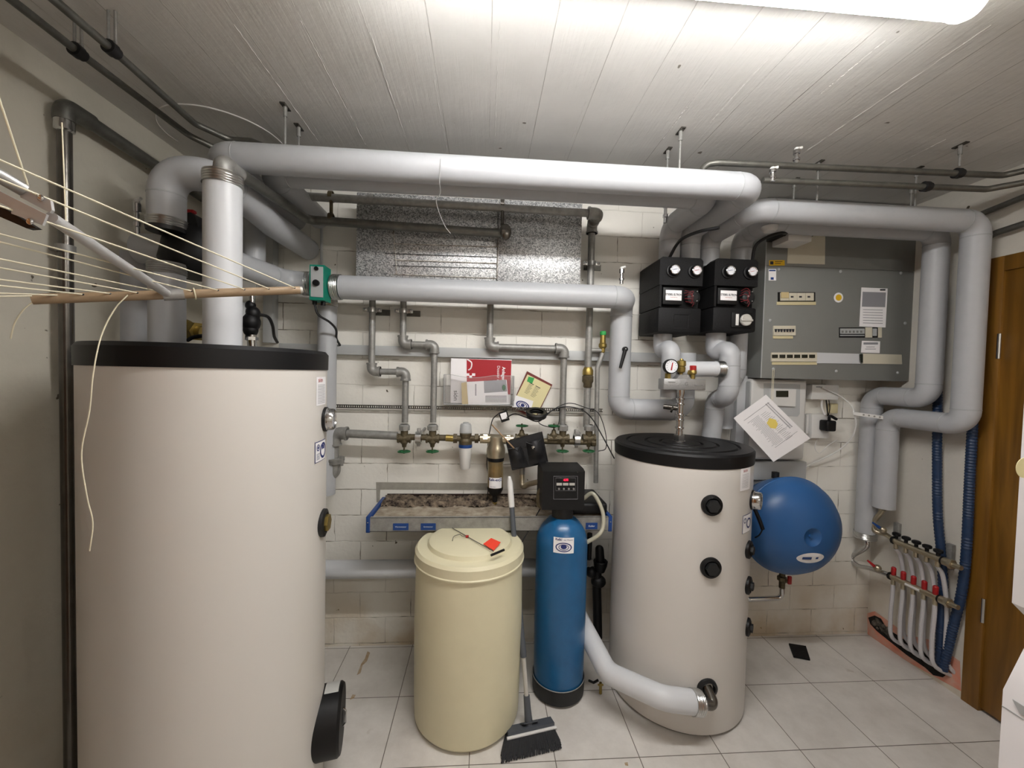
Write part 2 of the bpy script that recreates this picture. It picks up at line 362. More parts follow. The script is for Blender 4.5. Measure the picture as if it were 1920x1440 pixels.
ORIG = {}
def obj(name, mb, m, parent=None, ang=35, label=None, kind=None):
    me = bpy.data.meshes.new(name); bmesh.ops.recalc_face_normals(mb.bm, faces=mb.bm.faces[:]); mb.bm.to_mesh(me); mb.bm.free()
    me.materials.append(M[m] if isinstance(m, str) else m)
    for p in me.polygons: p.use_smooth = True
    me.set_sharp_from_angle(angle=math.radians(ang))
    o = bpy.data.objects.new(name, me); C.objects.link(o)
    if parent is not None: org = ORIG[parent.name]; o.parent = parent
    else:
        xs = [v.co for v in me.vertices]; org = V(((min(v.x for v in xs)+max(v.x for v in xs))/2, (min(v.y for v in xs)+max(v.y for v in xs))/2, min(v.z for v in xs))); o.location = org
    me.transform(Matrix.Translation(-org)); ORIG[o.name] = org
    if label: o['label'] = label
    if kind: o['kind'] = kind
    return o
def tag(o, label, cat, group=None, kind=None):
    o['label'] = label; o['category'] = cat
    if group: o['group'] = group
    if kind: o['kind'] = kind
    return o
def thing(name, label, cat, loc, group=None):
    o = bpy.data.objects.new(name, None); C.objects.link(o); o.location = V(loc); o.empty_display_size = .05; ORIG[o.name] = V(loc)
    return tag(o, label, cat, group)
def struct(name, mb, m, ang=35, parent=None): return obj(name, mb, m, parent, ang, kind='structure')
def one(name, mb, m, label, cat, group=None): return tag(obj(name, mb, m), label, cat, group)
def frame(o, u, v): o, u, v = V(o), V(u).normalized(), V(v).normalized(); return lambda a, b: o+u*a+v*b
UX, UZ = V((1, 0, 0)), V((0, 0, 1))
def quadpx(mb, pts, Y, th=.0008):            # a flat piece lying on the plane y = Y, thickness towards the room
    return mb.slab([at(x, y, Y) for x, y in pts], (0, -1, 0), th)
def rpx(x0, y0, x1, y1): return [(x0, y0), (x1, y0), (x1, y1), (x0, y1)]

# ------------------------------------------------------------------ room
struct('floor', MB().box((XL-.1, YF-.1, -.1), (XR+.1, D+.1, 0)), 'floor')
struct('ceiling', MB().box((XL-.1, YF-.1, ZC), (XR+.1, D+.1, ZC+.1)), 'ceil')
struct('wall_back', MB().box((XL-.1, D, 0), (XR+.1, D+.1, ZC)), 'wall')
struct('wall_left', MB().box((XL-.1, YF, 0), (XL, D, ZC)), 'wall_left')
struct('wall_front', MB().box((XL-.1, YF-.1, 0), (XR+.1, YF, ZC)), 'wall_plain')
DY1, DZ1, DY0 = 1.519, 1.86, .70
wr = MB(); wr.box((XR, YF, 0), (XR+.1, DY0, ZC)); wr.box((XR, DY1, 0), (XR+.1, D, ZC)); wr.box((XR, DY0, DZ1), (XR+.1, DY1, ZC))
struct('wall_right', wr, 'wall_plain')
dr = MB().box((XR+.002, DY0+.05, .012), (XR+.042, DY1-.055, DZ1-.055), .003); door = struct('door_1', dr, 'wood')
fr = MB(); fr.box((XR-.008, DY1-.06, 0), (XR+.08, DY1, DZ1), .002); fr.box((XR-.008, DY0, 0), (XR+.08, DY0+.06, DZ1), .002); fr.box((XR-.008, DY0+.06, DZ1-.06), (XR+.08, DY1-.06, DZ1), .002)
obj('door_frame', fr, 'wood', door)
for z in (1.50, .42):
    obj('hinge', MB().cyl((XR-.008, DY1-.058, z-.05), (XR-.008, DY1-.058, z+.05), .006, n=10), 'chrome', door)
# unseen cupboard added by the left wall to block light and bounce brown
cp_ = thing('added_cupboard', 'unseen brown wooden cupboard added at the left wall to block light and bounce brown', 'cupboard', (-1.0, -.6, 0))
obj('carcass', MB().box((XL+.004, -1.3, .06), (-.80, .60, 1.95), .003), 'oakbounce', cp_); obj('plinth', MB().box((XL+.004, -1.28, 0), (-.84, .58, .06)), 'oakbounce', cp_)
for y0_ in (-1.297, -.347): obj('handle', MB().cyl((-.782, y0_+.70, 1.0), (-.782, y0_+.70, 1.14), .006), 'chrome', obj('cupboard_door', MB().box((-.80, y0_, .07), (-.782, y0_+.935, 1.94), .002), 'oakbounce', cp_))
# board joints standing proud of the ceiling
for i, (x0, y0, x1, y1) in enumerate([(440, 45, 598, 268), (800, 62, 838, 290), (690, 60, 770, 280), (930, 40, 930, 292), (1120, 150, 1052, 300), (1466, 84, 1330, 230), (1655, 75, 1545, 175), (1840, 45, 1500, 300), (570, 40, 680, 270), (1290, 200, 1240, 265), (1760, 260, 1650, 330)]):
    a, b = atZ(x0, y0, ZC), atZ(x1, y1, ZC); xm = (a.x+b.x)/2; n = 40; p = []
    for k in range(n+1):
        t = k/n; p.append(V((xm+random.uniform(-.0015, .0015), a.y+(b.y-a.y)*t, ZC+.0008)))
    struct('trim_%d' % (i+1), MB().tube(p, [random.uniform(.0008, .0026) for _ in p], 6), 'ceil')
for pts_ in ([(689, 1221), (694, 1224), (688, 1240), (680, 1247), (676, 1262), (669, 1266), (677, 1245), (684, 1235)], [(661, 1302), (667, 1303), (664, 1309), (656, 1312)], [(1171, 1430), (1177, 1429), (1178, 1436), (1172, 1435)]):
    struct('trim_%d' % (16+len(pts_)), MB().slab([atZ(x, y, .0004) for x, y in pts_], (0, 0, 1), .0003), 'stain')
# round patch of plaster in the ceiling
pc = atZ(425, 262, ZC); p = [pc+V((.20*math.cos(t), .20*math.sin(t), -.0005)) for t in [PI*(-.05+1.25*k/40)+PI for k in range(41)]]
struct('trim_12', MB().tube(p, [.0005+.003*math.sin(PI*k/40) for k in range(41)], 6), 'ceil')

# ------------------------------------------------------------------ ceiling lamp and added rear fill lamp
def lamp_at(LY, LX0, LX1, label, m='diff', LZ=2.138):
    lamp = thing('fluorescent_lamp', label, 'lamp', ((LX0+LX1)/2, LY, ZC-.1))
    obj('housing', MB().box((LX0+.01, LY-.052, LZ+.012), (LX1-.02, LY+.052, ZC-.001), .006), 'white', lamp)
    obj('diffuser', MB().tube([(LX0, LY, LZ+.012), (LX1-.02, LY, LZ+.012)], .034, 24), m, lamp)
    for x, d in ((LX1-.022, 1), (LX0+.002, -1)): obj('end_cap', MB().lathe([(.036, 0), (.036, .012), (.030, .026), (.016, .034), (0, .036)], (x, LY, LZ+.012), (d, 0, 0)), 'lens', lamp)
lamp_at(.79, -.25, 1.005, 'long white fluorescent batten lamp, lit, at the top edge of the photo')
lamp_at(-1.0, .4, 1.67, 'added fluorescent fill lamp on the ceiling behind the viewer', 'diff_fill')  # unseen lamp added as fill for the floor and tank fronts

# ------------------------------------------------------------------ tanks
def port(parent, p, n, r, plug='black', ring='black', hexr=.5, name='port'):
    t = MB().lathe([(r*.55, -.004), (r*.58, .006), (r*.75, .012), (r, .008), (r*1.02, 0), (r, -.004)], p, n, 28)
    o = obj(name, t, ring, parent)
    obj('plug', MB().cyl(p-n*.01, p+n*.004, r*.56, n=24).hexn(p, p+n*.02, r*hexr*.8), plug, o); return o
def dial(parent, p, n, r, depth=.03, name='thermometer'):
    o = obj(name, MB().lathe([(r*1.05, -.005), (r*1.05, .008), (r, .010), (r, depth), (r*.92, depth+.004), (r*.86, depth)], p, n, 32), 'chrome', parent)
    obj('gasket', MB().lathe([(r*1.12, -.004), (r*1.12, .005), (r, .006)], p, n, 32), 'black', o)
    obj('dial_face', MB().lathe([(0, depth-.001), (r*.9, depth-.001)], p, n, 32), 'glass', o)
    q = n.to_track_quat('Z', 'Y'); nd = MB(); c = p+n*(depth+.0005)
    nd.slab([c+q@V((-.03*r, -.15*r, 0)), c+q@V((.03*r, -.15*r, 0)), c+q@V((.35*r, .62*r, 0)), c+q@V((.3*r, .64*r, 0))], n, .0006)
    for k in range(11):
        a = math.radians(210-24*k); u = q@V((math.cos(a), math.sin(a), 0)); s = q@V((-math.sin(a), math.cos(a), 0))
        nd.slab([c+u*r*.66-s*r*.02, c+u*r*.8-s*r*.02, c+u*r*.8+s*r*.02, c+u*r*.66+s*r*.02], n, .0004)
    obj('needle', nd, 'ink', o); return o
def cylf(c, R, a0, z0, off=.0012):           # map (u, v) onto an upright cylinder, u to the right as seen from the room
    return lambda u, v: V((c.x+(R+off)*math.sin(a0+u/R), c.y-(R+off)*math.cos(a0+u/R), z0+v))
def patch(f, w, h, n=10): return MB().grid(lambda s, t: f((s-.5)*w, (t-.5)*h), n, 1)

T1, R1 = circle(141, 611, 1000, 1.45); near = T1*((1.45-R1)/1.45)
z1t, z1b = at(380, 645, near.y).z, at(380, 690, near.y).z
tk = thing('storage_tank', 'tall white hot water storage tank with black lid, left of the room', 'tank', T1)
obj('tank_body', MB().lathe([(0, .01), (R1, .01), (R1, z1b+.01), (0, z1b+.01)], T1, n=96), 'tank', tk)
obj('tank_lid', MB().lathe([(R1+.003, z1b), (R1+.004, z1t-.01), (R1-.004, z1t), (0, z1t+.004)], T1, n=96), 'black', tk)
def az(c, x, y, R): p, n = hit(x, y, c, R); return math.atan2(n.x, -n.y), p.z, p, n
a, zc, p, n = az(T1, 603, 733, R1); f = cylf(T1, R1, a, zc)
lb = obj('spec_label', patch(f, .075, .085), 'paper', tk)
f = cylf(T1, R1, a, zc, .002); tx = MB(); tx.text('sión', .02, lambda u, v: f(u-.012, v+.033)); obj('label_text', tx, 'redcard', lb)
ln = MB()
for i in range(13): z = .018-i*.0045; ln.grid(lambda s, t: f(-.03+s*.055, z+t*.0012), 5, 1)
obj('label_lines', ln, 'greyink', lb)
a, zc, p, n = az(T1, 601, 845, R1); f = cylf(T1, R1, a, zc); wl = obj('notice_label', patch(f, .078, .062), 'navy', tk)
f = cylf(T1, R1, a, zc, .002); obj('label_field', patch(f, .074, .058), 'paper', wl)
f = cylf(T1, R1, a, zc, .0028); ic = MB()
for cx, cy, r in ((-.022, .013, .010), (.014, .0, .024)):
    ic.grid(lambda s, t: f(cx+r*(.72+.28*t)*math.cos(2*PI*s), cy+r*(.72+.28*t)*math.sin(2*PI*s)), 28, 1)
ic.grid(lambda s, t: f(.004+.018*s, .004+.012*t), 3, 1); ic.grid(lambda s, t: f(-.026+.008*s, .009+.008*t), 2, 1)
for i in range(5): ic.grid(lambda s, t: f(-.032+.02*s, -.006-i*.004+.0012*t), 3, 1)
obj('label_print', ic, 'navy', wl)
a, zc, p, n = az(T1, 609, 786, R1)
dial(tk, p+n*.002, n, .034, .022)
a, zc, p, n = az(T1, 605, 980, R1); port(tk, p, n, .042, 'brass', 'rubber', .75)
fc, zf, p, n = az(T1, 606, 1352, R1); fl = obj('flange_cover', MB().lathe([(.10, -.03), (.10, .05), (.094, .058), (.02, .058), (.018, .045), (0, .045)], p, n, 56), 'black', tk)
q = n.to_track_quat('Z', 'Y')
ea = V((0, 0, 1)); eb = n.cross(ea).normalized()
obj('type_plate', MB().grid(lambda s, t: p+n*(.004+.042*t)+(ea*math.cos(-.15+s*.75)+eb*-math.sin(-.15+s*.75)*1)*.1008, 8, 1), 'label_g', fl)
obj('handle_clip', MB().tube([p+n*.06+ea*.03, p+n*.068+ea*.02, p+n*.068-ea*.02, p+n*.06-ea*.03], .0025, 8), 'chrome', fl)

T2, R2 = circle(1150, 1411, 950, 1.872); near = T2*((1.872-R2)/1.872)
z2t, z2b = at(1287, 851, near.y).z, at(1300, 877, near.y).z
tk = thing('buffer_tank', 'shorter white buffer tank with grooved black lid, right of the blue cylinder', 'tank', T2)
obj('tank_body', MB().lathe([(0, .012), (R2, .012), (R2, z2b+.01), (0, z2b+.01)], T2, n=96), 'tank', tk)
obj('base_ring', MB().lathe([(0, 0), (R2-.012, 0), (R2-.012, .014), (0, .014)], T2, n=96), 'rubber', tk)
pf = [(R2+.002, z2b), (R2+.004, z2t-.008), (R2-.003, z2t)]
for g in (.80, .52, .30): pf += [(R2*g+.008, z2t+.001), (R2*g+.005, z2t-.006), (R2*g-.002, z2t-.006), (R2*g-.006, z2t+.003)]
obj('tank_lid', MB().lathe(pf+[(0, z2t+.003)], T2, n=96), 'black', tk)
for (x, y) in ((1334, 947), (1332, 1064)):
    p, n = hit(x, y, T2, R2); port(tk, p, n, .038, 'boot', 'black', .8)
for (x, y) in ((1403, 1030), (1402, 1097), (1401, 1175)):
    p, n = hit(x, y, T2, R2); port(tk, p, n, .034, 'boot', 'black', .6)
p, n = hit(1410, 937, T2, R2); dial(tk, p, n, .034, .028)
a, zc, p, n = az(T2, 1398, 898, R2); f = cylf(T2, R2, a, zc); lb = obj('spec_label', patch(f, .07, .085), 'paper', tk); f = cylf(T2, R2, a, zc, .002)
obj('label_text', MB().text('sión', .018, lambda u, v: f(u-.005, v+.033)), 'redcard', lb); ln = MB()
for i in range(10): z = .018-i*.0055; ln.grid(lambda s, t: f(-.025+s*.045, z+t*.001), 5, 1)
obj('label_lines', ln, 'greyink', lb)
a, zc, p, n = az(T2, 1400, 981, R2); f = cylf(T2, R2, a, zc); wl = obj('notice_label', patch(f, .07, .07), 'navy', tk); f = cylf(T2, R2, a, zc, .002); obj('label_field', patch(f, .067, .067), 'paper', wl)
f = cylf(T2, R2, a, zc, .0028); ic = MB()
for cx, cy, r in ((-.02, .014, .010), (.012, .0, .020)): ic.grid(lambda s, t: f(cx+r*(.7+.3*t)*math.cos(2*PI*s), cy+r*(.7+.3*t)*math.sin(2*PI*s)), 24, 1)
obj('label_print', ic, 'navy', wl)
PB, nB = hit(1326, 1290, T2, R2)
prt = obj('port', MB().lathe([(.022, .0), (.026, .012), (.036, .008), (.038, -.003)], PB, nB, 28), 'rubber', tk)

T3, R3 = circle(776, 977, 1200, 1.565); near = T3*((1.565-R3)/1.565)
z3t, z3b = at(880, 1066, near.y).z, at(880, 1092, near.y).z
bt = thing('brine_tank', 'cream plastic brine tank with domed lid standing on the tiles', 'tank', T3)
obj('tank_body', MB().lathe([(0, .002), (R3-.02, .002), (R3-.006, .02), (R3-.003, .1), (R3, .4), (R3-.004, z3b), (0, z3b)], T3, n=80), 'cream', bt)
obj('tank_lid', MB().lathe([(R3-.002, z3b-.004), (R3+.004, z3b-.002), (R3+.004, z3b+.002), (R3+.001, z3b+.005), (R3+.001, z3t-.012), (R3-.008, z3t-.001), (R3*.82, z3t+.000), (R3*.785, z3t+.002), (R3*.755, z3t+.016), (R3*.71, z3t+.020), (0, z3t+.020)], T3, n=80), 'cream', bt)
ZL = z3t+.021

# red tagged wire lying on the brine lid
tt = thing('filling_lance', 'thin wire lance with red tag and black T grip on cream lid', 'tool', atZ(900, 1020, ZL))
pa, pb, pcx = atZ(848, 990, ZL+.004), atZ(876, 1006, ZL+.004), atZ(925, 1034, ZL+.006)
obj('rod', MB().tube([pa, pb, pcx], .0016, 8), 'steel', tt)
obj('grip', MB().cyl(atZ(921, 1041, ZL+.006), atZ(945, 1031, ZL+.006), .0045, n=10), 'black', tt)
obj('clip', MB().box(pb-V((.006, .005, .004)), pb+V((.006, .005, .005)), .002), 'red', tt)
obj('hook', MB().tube(bez([atZ(848, 1014, ZL+.004), atZ(851, 1006, ZL+.008), atZ(862, 1002, ZL+.008), atZ(866, 1005, ZL+.008), atZ(876, 1006, ZL+.004)], 6), .0012, 6), 'steel', tt)
obj('red_tag', MB().slab([atZ(906, 1020, ZL+.003), atZ(921, 1009, ZL+.008), atZ(939, 1017, ZL+.010), atZ(926, 1032, ZL+.004)], (0, 0, 1), .0007), 'orange', tt)

T4, R4 = circle(1002, 1098, 1150, 1.68); near = T4*((1.68-R4)/1.68)
z4s, z4t = at(1005, 1018, T4.y).z, at(1048, 962, T4.y).z
rs = thing('softener_cylinder', 'blue glassfibre softener cylinder with black control head and black boot', 'tank', T4)
dm = [(0, .03), (R4-.004, .03), (R4-.002, .12), (R4, .3), (R4, z4s)]+[(R4*math.cos(t), z4s+(z4t-z4s)*math.sin(t)) for t in [k*PI/2/10 for k in range(1, 10)]]+[(0, z4t)]
obj('vessel', MB().lathe(dm, T4, n=64), 'blue', rs)
zb = at(1048, 1298, near.y).z
obj('boot', MB().lathe([(0, 0), (R4-.012, 0), (R4+.001, .012), (R4+.004, zb), (R4, zb+.001)], T4, n=64), 'boot', rs)
obj('boot_rim', MB().torus(T4+V((0, 0, zb+.001)), (0, 0, 1), R4+.002, .0018, 64), 'galv', rs)
a, zc, p, n = az(T4, 1057, 1023, R4); f = cylf(T4, R4, a, zc); sk = obj('sticker', patch(f, .082, .063), 'paper', rs); f = cylf(T4, R4, a, zc, .002)
tx = MB().text('Kalk!', .013, lambda u, v: f(u-.02, v+.024), True)
tx.text('aus Wasser', .008, lambda u, v: f(u+.018, v+.023))
for r in (.019, .012): tx.grid(lambda s, t: f(r*1.7*(.86+.14*t)*math.cos(2*PI*s), -.007+r*(.8+.2*t)*math.sin(2*PI*s)), 30, 1)
tx.grid(lambda s, t: f(.012*t*math.cos(2*PI*s), -.005+.009*t*math.sin(2*PI*s)), 16, 1)
obj('sticker_print', tx, 'navy', sk)
hy = 1.575; h0, h1 = at(1018, 884, hy), at(1095, 956, hy)
hd = MB(); xs0, xs1, zt, zbb = h0.x, h1.x, at(1050, 884, hy).z, h1.z
hd.slab([(xs0, hy, zbb), (xs0, hy, zt), (xs0, hy+.03, zt+.006), (xs0, hy+.14, zt+.006), (xs0, hy+.16, zt-.02), (xs0, hy+.16, zbb)], (1, 0, 0), xs1-xs0)
head = obj('control_head', hd, 'black', rs)
obj('neck', MB().cyl((T4.x, T4.y, z4t-.012), (T4.x, T4.y, zbb+.003), .045, n=32), 'rubber', head)
bz = MB(); quadpx(bz, rpx(1038, 893, 1083, 936), hy, .004); obj('control_panel', bz, 'black', head)
fr_ = MB(); P = [at(x, y, hy-.0045) for x, y in rpx(1038, 893, 1083, 936)]; fr_.tube(P, .0007, 6, closed=True); P = [at(x, y, hy-.0045) for x, y in rpx(1042, 896, 1079, 920)]; fr_.tube(P, .0005, 6, closed=True); obj('panel_rim', fr_, 'greyink', head)
P0, P1 = at(1061, 900, hy-.005), at(1068, 900, hy-.005); f = frame(P0, UX, UZ)
dsp = MB(); quadpx(dsp, rpx(1053, 896, 1070, 903.5), hy-.004, .001); obj('display', dsp, 'hole', head); obj('led_digits', MB().text('4.75', .011, lambda u, v: f(u, v)+V((0, -.001, 0)), True), 'red_led', head)
for i in range(3): b_ = MB(); quadpx(b_, rpx(1043.5+12*i, 905.5, 1053.5+12*i, 910), hy-.004, .002); obj('button', b_, 'handle', head)
for i in range(4): c_ = at(1048+9.2*i, 916.5, hy-.004); obj('indicator', MB().cyl(c_, c_+V((0, -.003, 0)), .004, n=14), 'galv', head)
obj('hose_connector', MB().tube(bez([at(1017, 952, 1.64), at(1010, 945, 1.65), at(1010, 925, 1.66), at(1016, 915, 1.66)], 6), .009, 10), 'bronze', head)
one('water_hose', MB().tube(bez([at(1094, 935, 1.70), at(1110, 925, 1.68), at(1122, 940, 1.66), at(1131, 965, 1.64), at(1130, 990, 1.62), at(1120, 1005, 1.61), at(1098, 1018, 1.62)], 8), .0085, 12), 'hoset', 'milky plastic tube curving from control head down beside blue cylinder', 'hose')

# ------------------------------------------------------------------ white and grey insulated pipes
def ipipe(label, pts, r, bend=None, m='insul', seams=True, group=None, name='insulated_pipe', ends=()):
    pts = [V(p) for p in pts]; t = thing(name, label, 'pipe', min(pts, key=lambda p: p.z), group)
    b = r*1.35 if bend is None else bend
    obj('jacket', MB().tube(pts, r, 28, b), m, t)
    if seams:
        for i in range(1, len(pts)-1):
            for q_ in (pts[i-1], pts[i+1]):
                u = (q_-pts[i]); ang = u.angle((pts[i+1] if q_ is pts[i-1] else pts[i-1])-pts[i])
                dd = min(b/math.tan(ang/2)+.006, u.length*.5) if ang < 3 else 0
                if dd and u.length > dd*2.1: u.normalize(); c_ = pts[i]+u*dd; obj('seam', MB().lathe([(r, -.0025), (r+.0009, -.0015), (r+.0009, .0015), (r, .0025)], c_, u, 28), 'tape', t)
    for (p, d, m2) in ends:
        p, d = V(p), V(d).normalized(); pr = []
        for k in range(5): pr += [(r+.0035, k*.007), (r+.0012, k*.007+.0035)]
        obj('collar', MB().lathe([(r-.004, 0)]+pr+[(r+.002, .034), (r*.55, .035)], p, d, 28), m2, t)
    return t
r_ = .046
zA = at(900, 322, 1.36).z; xa0, xa1 = at(405, 303, 1.36).x, at(1415, 346, 1.36).x
ipipe('long light grey insulated pipe, front one under ceiling, spanning above the duct', [(xa0, 1.90, zA), (xa0, 1.36, zA), (xa1, 1.36, zA), (xa1, 1.80, zA), (xa1, 1.80, 1.86)], r_, .062)
zB = at(1200, 362, 1.48).z; xb0, xb1 = at(505, 345, 1.48).x, at(1330, 368, 1.48).x
ipipe('grey insulated pipe running just behind and below the long front ceiling pipe', [(xb0, 1.90, zB), (xb0, 1.48, zB), (xb1, 1.48, zB), (xb1, 1.80, zB), (xb1, 1.80, 1.86)], r_, .062)
zR = at(1560, 403, 1.50).z; xr0 = at(1412, 401, 1.50).x; XV = 1.965; rr_ = .044
zlow = atX(1790, 795, XV).z
ipipe('grey insulated pipe crossing in front of cabinet top, dropping beside blue hose', [(xr0, 1.80, 1.86), (xr0, 1.80, zR), (xr0, 1.49, zR), (XV, 1.49, zR), (XV, 1.49, zlow), (XV, 1.80, zlow), (XV, 1.80, atX(1652, 950, XV).z)], rr_, .058)
zR2 = at(1600, 425, 1.63).z; xr2 = at(1390, 470, 1.80).x; zl2 = atX(1700, 745, XV).z
ipipe('grey insulated pipe hidden behind the cabinet pipe, ending at corner manifold', [(xr2, 1.80, 1.86), (xr2, 1.80, zR2), (xr2, 1.63, zR2), (XV, 1.63, zR2), (XV, 1.63, zl2), (XV, 1.885, zl2), (XV, 1.885, .57)], rr_, .058, ends=[((XV, 1.885, .575), (0, 0, -1), 'foil')])

zC = at(900, 548, 1.74).z; xc0, xc1 = at(640, 541, 1.74).x, at(1172, 555, 1.76).x; xv = at(1163, 650, 1.84).x; zc2 = at(1220, 768, 1.84).z; xs = at(1281, 740, 1.84).x
ipipe('light grey insulated pipe below the duct with elbows down to pump station', [(xc0, 1.74, zC), (xv-.02, 1.74, zC), (xv, 1.84, zC-.02), (xv, 1.84, zc2), (xs, 1.84, zc2), (xs, 1.84, 1.46)], .05, .055, ends=[((xc0-.001, 1.74, zC), (-1, 0, 0), 'foil')])
# outlets below the pump stations
s1 = at(1240, 610, 1.82).x; s2 = at(1258, 680, 1.72).x
ipipe('grey insulated S bend pipe under left outlet of first pump station', [(s1, 1.80, at(1240, 618, 1.8).z), (s1, 1.80, at(1240, 662, 1.8).z), (s2, 1.72, at(1258, 650, 1.72).z), (s2, 1.72, at(1258, 745, 1.72).z)], .041, .05)
s3, s4 = at(1343, 610, 1.80).x, at(1368, 680, 1.72).x; s5 = at(1340, 790, 1.82).x
ipipe('grey insulated pipe snaking down from left outlet of second pump station', [(s3, 1.80, at(1343, 618, 1.8).z), (s3, 1.80, at(1343, 668, 1.8).z), (s4, 1.72, at(1368, 650, 1.72).z), (s4, 1.72, at(1368, 742, 1.72).z), (s5, 1.82, at(1340, 750, 1.82).z), (s5, 1.86, .95)], .043, .05)
s6 = at(1386, 650, 1.86).x
ipipe('grey insulated pipe under right outlet of second pump station, behind the snaking one', [(s6, 1.87, 1.60), (s6, 1.87, at(1386, 700, 1.87).z), (s6-.05, 1.88, 1.28), (s6-.05, 1.88, 1.1)], .041, .05)
ipipe('short white horizontal insulated pipe with silver collar behind the pressure gauge', [at(1270, 692, 1.70), at(1344, 692, 1.70)], .034, m='insulw', ends=[(at(1342, 692, 1.70), (1, 0, 0), 'foil')])

# bottom pipe feeding the buffer tank
p0, p1 = at(560, 1068, 1.83), at(1010, 1064, 1.83); p2 = at(1066, 1120, 1.82); p3 = at(1140, 1262, 1.50); p4 = at(1243, 1309, 1.36); p5 = at(1297, 1316, 1.36)
bp_ = ipipe('white insulated pipe passing low behind both tanks and bending to buffer tank', [p0, p1, p2, p3, p4, p5], .040, .09, m='insulw', seams=False, ends=[(p5, (p5-p4), 'foil')])
dE = (p5-p4).normalized(); pe = p5+dE*.05
obj('union_nut', MB().hexn(p5+dE*.034, pe, .026), 'chrome', bp_)
obj('elbow', MB().tube([pe, pe+dE*.035, V((PB.x, PB.y, PB.z))-nB*.01], .020, 18, .03), 'dsteel', bp_)

# left cluster above the storage tank
cB = at(418, 500, 1.20)
zel = at(420, 300, 1.2).z; st = at(418, 330, 1.2)
wp = ipipe('white vertical insulated pipe rising from middle of storage tank lid', [(cB.x, 1.20, z1t+.002), (cB.x, 1.20, st.z)], .047, m='insulw', ends=[((cB.x, 1.20, st.z-.03), (0, 0, 1), 'foil')])
zdi = at(421, 318, 1.2).z; ye = 1.72; ze = at(945, 438, ye).z
gp = thing('steel_pipe', 'bare grey steel pipe from white riser elbow back and along the duct', 'pipe', (cB.x, 1.2, zel-.02))
obj('run', MB().tube([(cB.x, 1.20, zdi-.02), (cB.x, 1.20, zdi+.02), (cB.x+.01, ye, at(570, 412, ye).z), (at(940, 438, ye).x, ye, ze)], .018, 18, .035), 'steel', gp)
obj('elbow', MB().tube([(cB.x, 1.20, zdi-.01), (cB.x, 1.20, zdi+.02), (cB.x, 1.27, zdi+.018)], .024, 18, .03), 'galv', gp)
fx = at(944, 438, ye).x; obj('flange', MB().cyl((fx-.008, ye-.03, ze), (fx+.006, ye-.03, ze), .022).sph((fx+.008, ye-.034, ze-.005), .024, (1, .6, 1.4)), 'dsteel', gp)
ca = at(313, 400, 1.30); za = at(345, 325, 1.30).z; xe = at(402, 330, 1.30).x
ipipe('grey insulated candy cane pipe hooking over beside the left wall', [(ca.x, 1.30, at(313, 425, 1.30).z), (ca.x, 1.30, za), (xe+.01, 1.30, za), (xe+.01, 1.62, za-.035), (xe+.01, 1.93, za-.035)], .048, .065, ends=[((ca.x, 1.30, at(313, 412, 1.30).z), (0, 0, -1), 'foil')])
ipipe('grey insulated vertical pipe under the candy cane, entering storage tank lid', [(ca.x, 1.30, z1t+.002), (ca.x, 1.30, at(313, 515, 1.30).z)], .046, ends=[((ca.x, 1.30, at(313, 515, 1.30).z), (0, 0, 1), 'galv')])
xg = at(252, 560, 1.50).x
ipipe('grey insulated vertical pipe in the left corner behind the storage tank', [(xg, 1.50, 1.30), (xg, 1.50, at(252, 478, 1.5).z)], .06)
hp = [at(262, 466, 1.42), at(385, 471, 1.42), at(455, 500, 1.56), at(535, 528, 1.76), at(582, 532, 1.78)]
ipipe('grey insulated pipe sloping from left corner towards green actuator', hp, .048, .12, ends=[(hp[-1]-V((.03, 0, 0)), (1, 0, 0), 'foil')])
xk = at(472, 450, 1.70).x
ipipe('grey insulated vertical pipe right behind the white riser', [(xk, 1.72, at(472, 500, 1.72).z), (xk, 1.72, at(472, 412, 1.72).z)], .04)
xq = at(612, 620, 1.83)
ipipe('grey insulated vertical pipe below green actuator beside storage tank', [(xq.x, 1.84, .78), (xq.x, 1.84, at(612, 574, 1.84).z)], .040, ends=[((xq.x, 1.84, at(612, 575, 1.84).z), (0, 0, 1), 'foil')])

# circulators and valves of the left cluster
pm = thing('circulation_pump', 'black circulation pump body with red edge beneath candy cane pipe', 'pump', at(355, 470, 1.34))
obj('motor', MB().lathe([(0, 0), (.055, 0), (.075, .03), (.078, .12), (.066, .145), (0, .15)], at(345, 470, 1.36)+V((0, 0, -.075)), (.12, .2, 1), 32), 'black', pm)
obj('flange', MB().lathe([(.02, 0), (.05, 0), (.052, .012), (.03, .02)], (ca.x, 1.30, at(313, 436, 1.3).z), (0, 0, 1)), 'rubber', pm)
obj('red_rim', MB().box(at(346, 402, 1.42), at(362, 392, 1.40), .004), 'red', pm)
obj('upper_cover', MB().slab([at(340, 400, 1.40), at(358, 398, 1.40), at(366, 406, 1.40), at(377, 444, 1.40), at(335, 440, 1.40)], (0, 1, 0), .06), 'black', pm)
p2_ = thing('small_circulation_pump', 'small black circulation pump with cable right of white riser', 'pump', at(470, 600, 1.52))
c_ = at(440, 592, 1.56)
obj('motor', MB().lathe([(0, -.05), (.05, -.05), (.055, -.03), (.055, .0), (.05, .02)], c_, (-.4, -.9, 0), 28), 'cab2', p2_)
bdy = MB()
for k, (dx, dy, rr) in enumerate([(470, 573, .018), (474, 588, .026), (470, 604, .034), (470, 618, .026), (470, 632, .018)]): bdy.sph(at(dx, dy, 1.56), rr, (1, 1, 1.1), 14)
obj('body', bdy, 'black', p2_)
obj('fitting', MB().cyl(at(472, 628, 1.56), at(473, 652, 1.56), .016).hexn(at(472, 632, 1.56), at(472, 638, 1.56), .022), 'chrome', p2_); obj('upper_pipe', MB().cyl(at(473, 540, 1.56), at(473, 572, 1.56), .010), 'chrome', p2_)
